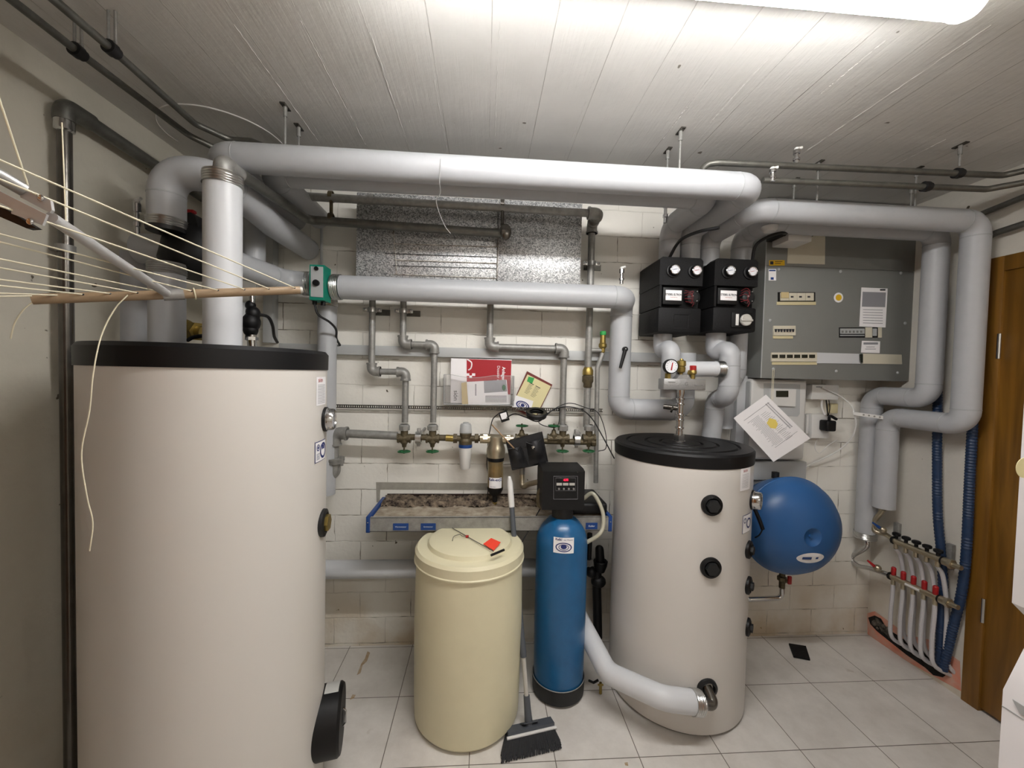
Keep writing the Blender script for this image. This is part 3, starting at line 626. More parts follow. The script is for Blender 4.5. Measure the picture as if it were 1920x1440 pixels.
obj('cable', MB().tube(bez([at(484, 590, 1.56), at(502, 594, 1.6), at(511, 610, 1.64), at(514, 630, 1.7), at(520, 642, 1.76)], 6), .006, 8), 'rubber', p2_)
bv = thing('brass_valve', 'brass valve with black lever on top of storage tank', 'valve', at(368, 648, 1.35))
obj('body', MB().sph(at(345, 618, 1.42), .036).cyl(at(350, 620, 1.40), at(386, 624, 1.36), .022).hexn(at(362, 621, 1.38), at(374, 622, 1.37), .032), 'brass', bv)
obj('lever', MB().tube(bez([at(352, 638, 1.33), at(364, 632, 1.32), at(384, 630, 1.32), at(387, 640, 1.32)], 5), .006, 8), 'black', bv)
def airvent(x, ytop, ybot, Y, label, m='chrome'):
    t = thing('air_vent', label, 'valve', at(x, ybot, Y)); a, b = at(x, ybot, Y), at(x, ytop, Y); h = b.z-a.z
    pr = [(0, 0), (.008, 0), (.008, h*.2), (.011, h*.22), (.011, h*.34), (.007, h*.36), (.007, h*.6), (.011, h*.62), (.011, h*.85), (.006, h*.9), (0, h*.9)]
    obj('body', MB().lathe(pr, (a.x, Y, a.z), n=14), m, t)
    obj('cap', MB().sph((a.x, Y, a.z+h*.92), .009, (1, 1, .8)).cyl((a.x, Y, a.z+h*.94), (a.x+.016, Y-.004, a.z+h), .005, n=8), 'white', t)
airvent(257, 372, 440, 1.40, 'small chrome air vent by the left wall beside candy cane pipe')
airvent(1165, 500, 533, 1.77, 'small chrome air vent on elbow of the pipe below the duct')
airvent(1247, 372, 418, 1.72, 'chrome air vent standing on pipe left of first pump station')
airvent(1493, 277, 307, 1.36, 'small air vent with white cap on upper right ceiling pipe')
airvent(1448, 314, 340, 1.35, 'small air vent with white cap on lower right ceiling pipe')

# green actuator
ac = thing('valve_actuator', 'green motor actuator with grey face above insulated riser', 'actuator', at(600, 565, 1.70))
A0, A1 = at(580, 562, 1.66), at(608, 497, 1.66); y0 = 1.66
obj('housing', MB().slab([(A0.x, y0, A0.z), (A0.x, y0, A1.z), (A0.x, y0+.07, A1.z), (A0.x, y0+.07, A0.z)], (1, 0, 0), A1.x-A0.x), 'teal', ac)
fp = MB(); quadpx(fp, [(583, 499.5), (606, 500.5), (606, 558), (583, 556)], y0, .002); obj('face_plate', fp, 'cab2', ac)
obj('knob', MB().cyl(at(594, 531, y0), at(594, 531, y0)-V((0, .012, 0)), .0125).cyl(at(594, 504, y0), at(594, 504, y0)-V((0, .008, 0)), .008), 'black', ac)
obj('valve_body', MB().cyl(at(610, 534, 1.78)-V((0, 0, .0)), at(640, 535, 1.78), .036).cyl((xq.x, 1.80, at(612, 572, 1.8).z), (xq.x, 1.80, at(612, 535, 1.8).z), .03), 'nickel', ac)
obj('gland', MB().cyl(at(590, 562, 1.69), at(590, 571, 1.69), .009).cyl(at(606, 564, 1.70), at(606, 573, 1.70), .009), 'black', ac)
obj('cable', MB().tube(bez([at(590, 570, 1.69), at(597, 590, 1.70), at(618, 604, 1.73), at(630, 618, 1.78), at(631, 635, 1.85), at(638, 648, 1.91)], 8), .005, 8), 'rubber', ac)
one('cable_conduit', MB().tube([at(603, 410, 1.92), at(603, 498, 1.92)], .006, 10), 'rail', 'thin vertical conduit on back wall above green actuator', 'conduit')

# ------------------------------------------------------------------ galvanised pipes on the back wall
def gpipe(label, pts, r, m='galv', fit=True, group=None, name='galvanised_pipe', bend=None, parts=None):
    pts = [V(p) for p in pts]; t = thing(name, label, 'pipe', min(pts, key=lambda p: p.z), group); bnd = bend or r*2.2
    obj('run', MB().tube(pts, r, 18, bnd), m, t)
    if fit:
        for i in range(1, len(pts)-1):
            u = (pts[i-1]-pts[i]).normalized(); v = (pts[i+1]-pts[i]).normalized(); L = bnd*1.25
            e = MB().tube([pts[i]+u*L, pts[i], pts[i]+v*L], r*1.5, 18, bnd); 
            for w_ in (u, v): e.lathe([(r, 0), (r*1.68, 0), (r*1.68, .008), (r, .007)], pts[i]+w_*L, -w_, 18)
            obj('elbow', e, m, t)
    return t
YG = 1.875
g1 = at(698, 600, YG).x; g1b = at(760, 750, YG).x; zj = at(725, 697, YG).z
gpipe('galvanised pipe, leftmost of those dropping from under insulated pipe', [(g1, YG, zC+.02), (g1, YG, zj), (g1b, YG, zj), (g1b, YG, at(760, 792, YG).z)], .0145)
g2 = at(756, 600, YG).x; g2b = at(813, 750, YG).x; zj = at(785, 646, YG).z
gpipe('galvanised pipe jogging right just above its left neighbour', [(g2, YG, zC+.02), (g2, YG, zj), (g2b, YG, zj), (g2b, YG, at(813, 792, YG).z)], .0145)
g3 = at(919, 600, YG).x; g3b = at(1056, 720, YG).x; zj = at(985, 652, YG).z
gpipe('galvanised pipe with long horizontal jog above the red folder', [(g3, YG, zC+.02), (g3, YG, zj), (g3b, YG, zj), (g3b, YG, at(1056, 800, YG).z)], .0155)
g4 = at(1105, 600, YG).x; zt = at(900, 385, 1.72).z
t4 = gpipe('galvanised pipe running above the duct and down its right side', [(at(545, 363, 1.72).x, 1.72, zt), (at(1122, 392, 1.72).x, 1.72, zt-.01), (g4, YG, at(1112, 420, YG).z), (g4, YG, at(1102, 800, YG).z)], .0165)
obj('union', MB().lathe([(.017, 0), (.022, .004), (.022, .02), (.026, .024), (.026, .045), (.018, .06)], (g4, YG, at(1105, 712, YG).z), (0, 0, 1), 12), 'brass', t4)
obj('check_valve', MB().lathe([(.017, 0), (.021, .006), (.021, .02), (.027, .03), (.027, .055), (.018, .065)], (g4, YG-.002, at(1103, 727, YG).z), (0, 0, 1), 16), 'bronze', t4)
g5 = at(1122, 800, YG).x; 
gpipe('thin galvanised drain pipe ending open right of the valves', [(at(1130, 662, YG).x, YG, at(1130, 662, YG).z), (at(1120, 690, YG).x, YG, at(1120, 690, YG).z), (at(1117, 905, YG).x, YG, at(1117, 905, YG).z)], .011, fit=False)
rv = thing('relief_valve', 'brass relief valve with green cap on thin drain pipe', 'valve', at(1130, 662, YG))
zz = at(1130, 662, YG).z; H_ = at(1130, 620, YG).z-zz; cx = at(1130, 650, YG).x
obj('body', MB().lathe([(.008, 0), (.012, H_*.05), (.012, H_*.2), (.019, H_*.28), (.019, H_*.4), (.014, H_*.45), (.012, H_*.8), (0, H_*.8)], (cx, YG, zz), n=18), 'brass', rv)
obj('cap', MB().lathe([(0, 0), (.015, 0), (.015, .016), (.012, .019), (0, .019)], (cx, YG, zz+H_*.8), n=14), 'ygreen', rv)
obj('branch', MB().cyl((g4, YG, zz+.012), (cx, YG, zz+.012), .010), 'galv', rv)
# manifold: bronze line of valves
zM = at(900, 822, 1.85).z; YM = 1.85
xw = at(625, 850, YM).x
gw = gpipe('thick galvanised cold water pipe bending down behind the storage tank', [(xw-.13, YM, at(600, 890, YM).z), (xw+.005, YM, at(600, 890, YM).z), (xw+.005, YM, at(640, 812, YM).z), (at(745, 817, YM).x, YM, at(745, 817, YM).z)], .019, bend=.045)
obj('flange', MB().lathe([(.02, 0), (.042, 0), (.042, .010), (.044, .013), (.044, .024), (.02, .024)], (xw+.005, YM, at(630, 868, YM).z), (0, 0, 1), 24), 'galv', gw)
for s_ in (-1, 1): obj('bolt', MB().hexn((xw+.005+s_*.036, YM-.012, at(630, 872, YM).z), (xw+.005+s_*.036, YM-.012, at(630, 855, YM).z), .008), 'galv', gw)
def handwheel(mb, c, r, ax=(0, 0, 1)):
    c = V(c); n = 40; mb.tube([c+V((math.cos(2*PI*k/n), math.sin(2*PI*k/n), 0))*(r*(1+.05*math.cos(5*2*PI*k/n))) for k in range(n)], .0032, 8, closed=True)
    for k in range(5):
        a = 2*PI*k/5+.3; mb.tube([c, c+V((math.cos(a)*r, math.sin(a)*r, 0))], .0026, 6)
    mb.cyl(c-V((0, 0, .004)), c+V((0, 0, .005)), .006, n=10)
def valve(x, label, up=False, ywh=None, Y=YM, union=True, cold='green'):
    z = at(x, 822 if x > 700 else 817, Y).z; X = at(x, 822, Y).x; t = thing('stop_valve', label, 'valve', (X, Y, z-.09), None)
    b = MB().cyl((X-.028, Y, z), (X+.028, Y, z), .0185, n=16); b.cyl((X-.03, Y, z), (X-.022, Y, z), .022, n=8); b.cyl((X+.022, Y, z), (X+.03, Y, z), .022, n=8)
    s_ = 1 if up else -1
    if not up: b.cyl((X, Y, z), (X, Y, z+.045), .017, n=16)
    obj('body', b, 'bronze', t)
    obj('bonnet', MB().lathe([(.019, 0), (.019, .018), (.012, .026), (.009, .04), (.004, .042), (.004, .07)], (X, Y, z), (0, 0, s_), 14), 'bronze', t)
    if not up: obj('union_nut', MB().lathe([(.016, 0), (.024, .002), (.025, .022), (.018, .03)], (X, Y, z+.036), (0, 0, 1), 8), 'galv', t)
    h = MB(); handwheel(h, (X, Y-.002, z+s_*.06), .026); obj('handwheel', h, cold, t); return t
valve(758, 'bronze stop valve with green handwheel, leftmost on the water line')
valve(811, 'bronze stop valve with green handwheel, left of white filter cup')
valve(1055, 'bronze stop valve with green handwheel, under the long jogged pipe')
valve(1104, 'bronze stop valve with green handwheel, rightmost end of the water line')
valve(978, 'bronze valve with upward green handwheel behind black pouch, left one', True)
valve(1038, 'bronze valve with upward green handwheel right of the black coil', True)
one('water_line', MB().tube([at(745, 819, YM), at(838, 821, YM)], .0145, 16), 'bronze', 'bronze pipe joining the two left stop valves to white filter cup', 'pipe')
lm = thing('manifold_pipe', 'tarnished bronze pipe linking the valves behind the black pouch', 'pipe', at(1080, 830, YM))
obj('run', MB().tube([at(944, 826, YM), at(1112, 829, YM)], .014, 16), 'bronze', lm)
obj('drop', MB().tube([at(980, 826, YM), at(979, 890, YM)], .013, 14), 'galv', lm)
obj('end_cap', MB().cyl(at(1108, 829, YM), at(1116, 829, YM), .02, n=10), 'bronze', lm)
for X in (at(785, 822, YM).x, at(1081, 825, YM).x):
    c_ = V((X, YM, zM)); t = thing('pipe_clamp', 'grey pipe clamp between the two left valves' if X < 0 else 'grey pipe clamp between the two right valves', 'clamp', c_-V((0, 0, .03)))
    obj('band', MB().lathe([(.020, -.013), (.029, -.013), (.029, .013), (.020, .013)], c_, (1, 0, 0), 24), 'foil', t)
    obj('lug', MB().box(c_+V((-.008, -.004, .022)), c_+V((.008, .004, .045)), .002).box(c_+V((-.008, -.004, -.04)), c_+V((.008, .004, -.022)), .002).cyl(c_+V((.014, 0, .03)), c_+V((.014, D-YM, .03)), .006, n=8), 'galv', t)
for (x, y, lab) in ((698, 581, 'steel clamp on leftmost galvanised pipe'), (757, 583, 'steel clamp on second galvanised pipe from left'), (1109, 494, 'steel clamp on pipe right of the duct')):
    c_ = at(x, y, YG); t = thing('wall_clamp', lab, 'clamp', c_-V((0, 0, .02)))
    obj('band', MB().lathe([(.0165, -.010), (.0205, -.010), (.0205, .010), (.0165, .010)], c_, (0, 0, 1), 20), 'foil', t)
    [obj('ear', MB().box(c_+V((a_, -.004, -.009)), c_+V((a_+.024, .004, .009)), .002), 'foil', t) for a_ in (-.042, .018)]
    [obj('screw', MB().sph(c_+V((a_, -.006, 0)), .006, (1, .6, 1), 10), 'chrome', t) for a_ in (-.032, .032)]
    obj('wall_plate', MB().box((c_.x-.02, D-.006, c_.z-.016), (c_.x+.065, D, c_.z+.012)).cyl((c_.x, c_.y, c_.z), (c_.x, D-.004, c_.z), .006), 'steel', t)
# pressure reducer
x_ = at(873, 822, YM).x; pr = thing('pressure_reducer', 'water pressure reducer with grey cap and white filter cup', 'valve', at(874, 878, YM))
obj('body', MB().lathe([(.030, -.028), (.031, -.01), (.024, .0), (.026, .01), (.028, .022), (.02, .03)], (x_, YM, zM), (0, 0, 1)).cyl(at(846, 822, YM), at(900, 822, YM), .014).hexn(at(850, 822, YM), at(857, 822, YM), .023).hexn(at(890, 822, YM), at(897, 822, YM), .023), 'bronze', pr)
obj('brass_nipple', MB().cyl(at(836, 821, YM), at(850, 822, YM), .016), 'brass', pr)
obj('cap', MB().lathe([(.024, .02), (.029, .028), (.026, .062), (.022, .068), (.014, .069), (.013, .074), (0, .074)], (x_, YM, zM), n=24), 'cab2', pr)
obj('blue_ring', MB().lathe([(.0315, -.042), (.0315, -.028), (.02, -.027)], (x_, YM, zM), n=28), 'lblue', pr)
obj('filter_cup', MB().lathe([(0, -.145), (.020, -.144), (.023, -.14), (.030, -.042), (.02, -.042)], (x_, YM, zM), n=28), 'white', pr)
# backwash filter
x_ = at(930, 822, YM).x; YB = 1.82; bf = thing('backwash_filter', 'backwash filter with nickel head and clear amber bowl, Kalk label', 'filter', at(931, 945, YB))
z = lambda y: at(931, y, YB).z-zM
obj('head', MB().lathe([(0, .020), (.030, .020), (.035, .014), (.036, 0), (.036, z(833)), (.041, z(838)), (.043, z(842)), (.043, z(848)), (.040, z(852)), (.040, z(857)), (.02, z(858))], (x_, YB, zM), n=36).cyl(at(900, 822, YB), at(962, 824, YB), .022).hexn(at(906, 822, YB), at(914, 822, YB), .024).hexn(at(950, 824, YB), at(956, 824, YB), .024), 'nickel', bf)
obj('black_ring', MB().lathe([(.036, z(858)), (.038, z(858)), (.038, z(863)), (.035, z(864))], (x_, YB, zM), n=36), 'black', bf)
bw = obj('bowl', MB().lathe([(.035, z(862)), (.036, z(880)), (.036, z(912)), (.034, z(914))], (x_, YB, zM), n=36), 'bowl', bf)
obj('mesh_insert', MB().cyl((x_, YB, zM+z(862)), (x_, YB, zM+z(912)), .022), 'amber', bf)
obj('drain_funnel', MB().lathe([(.037, z(913)), (.036, z(917)), (.026, z(925)), (.012, z(930)), (.012, z(938)), (.009, z(941)), (0, z(941))], (x_, YB, zM), n=30), 'black', bf)
obj('drain_valve', MB().cyl((x_, YB, zM+z(940)), (x_, YB, zM+z(947)), .004).cyl((x_-.01, YB, zM+z(943)), (x_+.01, YB, zM+z(943)), .003), 'brass', bf)
cc = V((x_, YB, 0)); f = cylf(cc, .0365, 0, zM+z(902)); sk = obj('label', MB().grid(lambda s, t: f((s-.5)*.062, (t-.5)*.048), 12, 1), 'paper', bf); f = cylf(cc, .0365, 0, zM+z(902), .002)
obj('label_text', MB().text('Kalk-ex(2)', .0155, lambda u, v: f(u, v+.015), True).text('Mod. Duo', .006, lambda u, v: f(u-.012, v-.017)), 'navy', sk)
one('drop_bend', MB().tube([at(979, 888, YM), at(979, 915, YM-.02), at(990, 908, YM-.04), at(1015, 902, 1.72)], .012, 14, .03), 'nickel', 'corrugated nickel hose joining the pipe below pouch to the control head', 'pipe')

# ------------------------------------------------------------------ duct, rack, rail, strip
dx0, dx1, dz0, dz1 = at(668, 450, 1.77).x, at(1090, 450, 1.77).x, at(900, 526, 1.77).z, at(900, 372, 1.77).z
dc = thing('air_duct', 'galvanised sheet metal air duct box on the back wall', 'duct', ((dx0+dx1)/2, 1.85, dz0))
xs_ = at(933, 450, 1.77).x
obj('left_panel', MB().box((dx0, 1.77, dz0), (xs_-.001, D-.001, dz1), .002), 'duct', dc); obj('right_panel', MB().box((xs_+.001, 1.7685, dz0-.001), (dx1, D-.001, dz1), .002), 'duct', dc)
wk = MB(); yk = 1.765
for a_, b_ in [((736, 408), (744, 514)), ((935, 425), (932, 522))]: wk.tube([at(*a_, yk), at(*b_, yk)], .0022, 6)
for ya, yb in ((421, 429), (457, 463), (487, 494), (514, 522)): wk.tube([at(738, ya, yk), at(933, yb, yk)], .0022, 6)
wkk = one('wire_rack', wk, 'chip', 'chipped white wire grid hanging in front of the duct', 'rack')
ys = MB()
for ya, yb, x0 in ((475, 482, 722), (498, 503, 736)): ys.tube([at(x0, ya, 1.764), at(931, yb, 1.764)], .0013, 6)
one('duct_rods', ys, 'rubber', 'two thin dark rods across the duct face behind wire grid', 'rod')
for (x, y0_, y1_, lab) in ((621, 363, 420, 'bronze twin pipe bracket near left end of the steel pipes'), (942, 378, 440, 'dark pipe bracket at right end of the lower steel pipe')):
    t = thing('pipe_bracket', lab, 'bracket', at(x, y1_, 1.72))
    obj('strap', MB().tube([at(x, y0_, 1.715), at(x, y1_, 1.72)], .007, 10), 'bronze' if x < 800 else 'dsteel', t)
    for y_ in (y0_+6, y1_-10): c_ = at(x, y_, 1.725); obj('band', MB().lathe([(.019, -.008), (.023, -.008), (.023, .008), (.019, .008)], c_, (1, 0, 0), 20), 'bronze' if x < 800 else 'dsteel', t)
t = thing('pipe_strap', 'small galvanised strap on upper steel pipe above the duct', 'bracket', at(696, 375, 1.72)); c_ = at(696, 374, 1.72)
obj('band', MB().lathe([(.0175, -.012), (.021, -.012), (.021, .012), (.0175, .012)], c_, (1, 0, 0), 20), 'galv', t)
# loose wire hanging from front ceiling pipe
one('loose_wire', MB().tube(bez([(at(826, 300, 1.31).x, 1.305, at(826, 300, 1.31).z), at(824, 340, 1.305), at(826, 362, 1.32), at(818, 375, 1.33), at(824, 400, 1.34), at(835, 425, 1.34), at(845, 438, 1.34)], 6), .0011, 6), 'alutube', 'thin silver wire wrapped round long ceiling pipe, ends dangling', 'wire')
# trunking on the back wall
rl = MB(); z0_, z1_ = at(900, 671, 1.90).z, at(900, 653, 1.90).z
rl.box((-.95, 1.905, z0_), (1.20, D-.001, z1_), .002); obj_ = one('cable_trunking', rl, 'rail', 'long horizontal grey cable trunking on back wall behind pipes', 'trunking')
rl = MB(); rl.box((at(494, 500, 1.9).x, 1.895, z1_), (at(513, 500, 1.9).x, D-.001, 2.0), .002); one('cable_trunking', rl, 'rail', 'vertical grey cable trunking in the left back corner', 'trunking')
rl = MB(); rl.box((at(1380, 800, 1.9).x, 1.90, .75), (at(1403, 800, 1.9).x, D-.001, 1.36), .003); one('cable_trunking', rl, 'insulw', 'pale vertical cable trunking left of heating controller', 'trunking')
ps = MB(); x0_, x1_ = at(628, 761, 1.915).x, at(1130, 770, 1.915).x; zs = at(850, 765, 1.915).z
n_ = int((x1_-x0_)/.010); zz0, zz1 = zs-.0085, zs+.0085
for e0, e1 in ((zz0, zz0+.0045), (zz1-.0045, zz1)): ps.box((x0_, 1.915, e0), (x1_, 1.917, e1))
for k in range(n_): xx = x0_+k*.010; ps.box((xx, 1.915, zz0+.0045), (xx+.0055, 1.917, zz1-.0045))
one('perforated_strap', ps, 'dsteel', 'dark perforated metal strap stretched across wall behind the pipes', 'strap')

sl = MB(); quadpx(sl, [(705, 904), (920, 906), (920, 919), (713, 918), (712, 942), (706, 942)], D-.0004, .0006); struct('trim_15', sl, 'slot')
# ------------------------------------------------------------------ documents
YD = 1.90
fd = thing('folder_box', 'white and red document box standing in clear wall holder', 'folder', at(900, 760, YD)); bx = MB()
x0_, x1_ = at(845, 700, YD).x, at(959, 700, YD).x; zt_, zb_ = at(900, 673, YD).z, at(900, 757, YD).z
obj('box', MB().box((x0_, YD, zb_), (x1_, D-.002, zt_), .001), 'paper', fd)
rc = MB(); quadpx(rc, [(875, 673), (959, 676), (957, 740), (875, 735)], YD-.0005, .0006); obj('red_cover', rc, 'redcard', fd)
f = frame(at(944, 706, YD-.0015), V((0, 0, -1)), UX); f2 = frame(at(936, 702, YD-.0015), V((0, 0, -1)), UX)
wt = MB().text('Anlagen', .021, lambda u, v: f(u-.012, v), True).text('Dossier d', .019, lambda u, v: f2(u-.004, v-.004))
wt.tube(bez([at(876, 674, YD), at(884, 680, YD), at(883, 690, YD), at(878, 694, YD)], 6), .0035, 6)
for (a_, b_, c2, d2) in ((875, 700, 880, 705), (885, 700, 891, 705), (880, 704, 885, 709)): quadpx(wt, rpx(a_, b_, c2, d2), YD-.001, .001)
obj('print', wt, 'paper', fd)
f = frame(at(854, 742, YD-.0015), V((0, 0, -1)), UX); obj('logo', MB().text('sión', .030, lambda u, v: f(u, v)), 'ink', fd)
hl = thing('document_holder', 'clear acrylic brochure holder screwed to the back wall', 'holder', at(895, 762, 1.87)); y_ = 1.872
A_, B_ = at(832, 758, y_), at(962, 762, y_); zt1, zt2 = at(832, 702, y_).z, at(962, 705, y_).z
hm = MB(); hm.grid(lambda s, t: V((A_.x+(B_.x-A_.x)*s, y_, A_.z+(zt1-.012*math.sin(PI*min(1, max(0, (s-.1)/.6)))-A_.z)*t)), 24, 1)
obj('front_pane', hm, 'clear', hl)
hm = MB(); hm.box((A_.x-.003, y_, A_.z-.003), (B_.x+.003, D-.001, A_.z)); hm.box((A_.x-.003, y_, A_.z), (A_.x, D-.001, zt1)); hm.box((B_.x, y_, A_.z), (B_.x+.003, D-.001, zt2)); obj('tray', hm, 'clear', hl)
ed = MB().tube([V((A_.x+(B_.x-A_.x)*s, y_-.0005, zt1-.012*math.sin(PI*min(1, max(0, (s-.1)/.6))))) for s in [k/24 for k in range(25)]], .001, 6); ed.tube([(A_.x, y_-.0005, A_.z), (A_.x, y_-.0005, zt1)], .0012, 6).tube([(B_.x, y_-.0005, A_.z), (B_.x, y_-.0005, zt2)], .0012, 6).tube([(A_.x, y_-.0005, A_.z), (B_.x, y_-.0005, A_.z)], .0016, 6); obj('edge', ed, 'cab2', hl)
b1 = MB(); quadpx(b1, [(865, 718), (877, 716), (880, 758), (866, 758)], 1.888, .002); one('leaflet', b1, 'tan', 'tan paper leaflet in clear holder, left of printed brochure', 'leaflet')
b2 = thing('brochure', 'printed grey brochure with green picture in clear holder', 'brochure', at(915, 760, 1.885))
q_ = MB(); quadpx(q_, [(875, 716), (950, 712), (954, 758), (878, 760)], 1.884, .002); obj('cover', q_, 'paper', b2)
q_ = MB(); quadpx(q_, [(907, 714), (949, 712.5), (951, 734), (908, 737)], 1.8815, .0005); quadpx(q_, rpx(891, 720, 893, 742), 1.8815, .0005)
for i in range(6): quadpx(q_, rpx(910, 742+i*2.2, 950, 743+i*2.2), 1.8815, .0005)
obj('print', q_, 'greyink', b2); c_ = at(945, 727, 1.8805); obj('green_picture', MB().sph(c_, .012, (.7, .04, 1.2), 12), 'green', b2)
cb = thing('clipboard', 'brown framed notice board with cream sheets tilted on the wall', 'clipboard', at(990, 770, 1.93)); y_ = 1.925
q_ = MB(); quadpx(q_, [(988, 696), (1035, 721), (1004, 784), (957, 765)], D-.002, .012); obj('board', q_, 'brown', cb)
q_ = MB(); quadpx(q_, [(989, 702), (1033, 724), (1006, 778), (959, 762)], 1.9285, .002); obj('sheet', q_, 'paper2', cb)
q_ = MB(); quadpx(q_, [(967, 741), (1000, 752), (994, 775), (960, 763)], 1.926, .0008); st_ = obj('sticker', q_, 'paper', cb)
q_ = MB(); fr2 = frame(at(980, 760, 1.9245), (UX*.93-UZ*.36), (UX*.36+UZ*.93))
for r in (.020, .013): q_.grid(lambda s, t: fr2(r*1.7*(.8+.2*t)*math.cos(2*PI*s), r*(.75+.25*t)*math.sin(2*PI*s)), 30, 1)
q_.grid(lambda s, t: fr2(.010*t*math.cos(2*PI*s), .008*t*math.sin(2*PI*s)), 16, 1); obj('sticker_print', q_, 'navy', st_)
q_ = MB(); quadpx(q_, [(991, 706), (1002, 709), (998, 719), (988, 715)], 1.926, .0008); obj('green_logo', q_, 'ygreen', cb)
q_ = MB()
for i in range(9):
    for s0, s1, k in ((-.03, -.006, 1), (.004, .03, 0)):
        o_ = frame(at(999, 730, 1.9262), (UX*.89-UZ*.45), (UX*.45+UZ*.89)); h_ = .0034 if i == 0 else .0015; v_ = .020-i*.0065
        q_.slab([o_(s0, v_), o_(s1-.003*(i % 3), v_), o_(s1-.003*(i % 3), v_+h_), o_(s0, v_+h_)], (0, -1, 0), .0004)
obj('text_lines', q_, 'ink', cb)

# black pouch, adapter, coil and cables hanging at the water line
po = thing('tool_pouch', 'black nylon tool pouch hanging tilted from the pipes', 'pouch', at(985, 870, 1.77)); y_ = 1.775
q_ = MB(); quadpx(q_, [(949, 827), (1016, 810), (1027, 866), (960, 880)], y_+.02, .02); obj('back_panel', q_, 'cloth', po)
def pocket(pts, bul):
    P = [at(x, y, y_) for x, y in pts]
    return MB().grid(lambda s, t: (P[0]*(1-s)+P[1]*s)*(1-t)+(P[3]*(1-s)+P[2]*s)*t+V((0, -bul*math.sin(PI*s)*(.35+.65*math.sin(PI*min(1, t*1.0+.15))), 0)), 14, 8)
obj('left_pocket', pocket([(952, 842), (977, 836), (990, 872), (962, 878)], .022), 'cloth', po); obj('right_pocket', pocket([(986, 829), (1016, 822), (1025, 864), (993, 871)], .03), 'cloth', po)
for e_ in ([(952, 842), (964, 840), (971, 846), (977, 836)], [(986, 829), (996, 833), (1006, 832), (1016, 822)], [(978, 838), (984, 855), (991, 873)]): obj('pocket_edge', MB().tube([at(x, y, y_-.020) for x, y in e_], .0022, 8), 'rubber', po)
obj('trim', MB().tube([at(x, y, y_-.001) for x, y in [(949, 827), (1016, 810), (1027, 866), (960, 880)]], .0028, 8, closed=True), 'rubber', po)
c_ = at(1000, 834, 1.755); one('silver_tool', MB().lathe([(0, 0), (.010, 0), (.011, .006), (.008, .012), (0, .014)], c_-V((0, 0, .014)), (0, -.3, 1), 20), 'chrome', 'round silver tool end peeking out of the right pouch pocket', 'tool')
one('wooden_stick', MB().tube([at(922, 796, 1.78), at(964, 841, 1.752)], .0032, 10), 'stick', 'thin brown wooden stick standing in left pocket of the pouch', 'stick')
ad = thing('power_adapter', 'small black plug in power adapter with white label', 'adapter', at(946, 787, 1.88)); q_ = MB(); quadpx(q_, [(934, 774), (950, 769), (955, 786), (940, 791)], 1.89, .03); obj('case', q_, 'black', ad)
q_ = MB(); quadpx(q_, [(937.5, 776), (949, 772.5), (952, 784), (941, 787)], 1.8595, .0006); obj('label', q_, 'paper', ad)
obj('cable', MB().tube(bez([at(934, 776, 1.88), at(924, 786, 1.87), at(919, 805, 1.86), at(915, 830, 1.86), at(913, 870, 1.86), at(916, 900, 1.87), at(913, 940, 1.87), at(908, 975, 1.83)], 6), .0025, 6), 'rubber', ad)
cl = thing('cable_coil', 'black ring coil lying on top of the green handwheels', 'cable', at(1007, 785, 1.84)); c_ = at(1006, 775, 1.80)
obj('ring', MB().lathe([(.032, .008), (.046, .010), (.050, .004), (.046, -.014), (.038, -.018), (.030, -.008)], c_, (0, -.35, 1), 36), 'rubber', cl)
for k in range(3): obj('strand', MB().torus(c_+V((0, -.002*k, -.004*k)), (0, -.4, 1), .047-.002*k, .0022, 36, 6), 'black', cl)
one('black_cable', MB().tube(bez([at(950, 783, 1.85), at(965, 776, 1.84), at(985, 782, 1.80), at(1010, 790, 1.80), at(1035, 770, 1.83), at(1060, 763, 1.85), at(1090, 768, 1.83), at(1110, 785, 1.82), at(1128, 815, 1.78), at(1152, 860, 1.74)], 8), .0028, 8), 'rubber', 'black cable looping from adapter over pipes to the buffer tank', 'cable')
one('thin_cable', MB().tube(bez([at(1050, 764, 1.86), at(1044, 800, 1.84), at(1010, 790, 1.80), at(1060, 757, 1.83), at(1100, 765, 1.83), at(1122, 775, 1.83), at(1135, 810, 1.83), at(1136, 840, 1.83), at(1122, 846, 1.84)], 8), .002, 8), 'rubber', 'thin grey cable hanging in loop right of the water line', 'cable')
one('diagonal_cable', MB().tube([at(1018, 944, 1.70), at(978, 1018, 1.64)], .0025, 8), 'rubber', 'black cable running diagonally from control head behind brine tank', 'cable')

# ------------------------------------------------------------------ wall tray
ty0, zt_ = 1.655, at(900, 970, 1.655).z; tx0, tx1 = at(690, 990, ty0).x, at(1144, 985, ty0).x; tzb = at(900, 996, ty0).z
tr = thing('wall_tray', 'galvanised wall channel tray with blue end brackets and blue labels', 'shelf', ((tx0+tx1)/2, 1.8, tzb))
q_ = MB(); q_.box((tx0, ty0, tzb), (tx1, ty0+.002, zt_)).box((tx0, ty0, zt_-.002), (tx1, ty0+.014, zt_)).box((tx0, ty0, tzb), (tx1, D-.002, tzb+.002)).box((tx0, D-.004, tzb), (tx1, D-.002, zt_+.004)); obj('channel', q_, 'galv', tr)
for x in (tx0, tx1): obj('end_bracket', MB().box((x-.008, ty0-.003, tzb-.004), (x+.008, D-.03, zt_+.004), .002), 'lblue', tr); obj('screw', MB().sph((x, ty0-.004, (tzb+zt_)/2+.01), .003, n=8), 'chrome', tr)
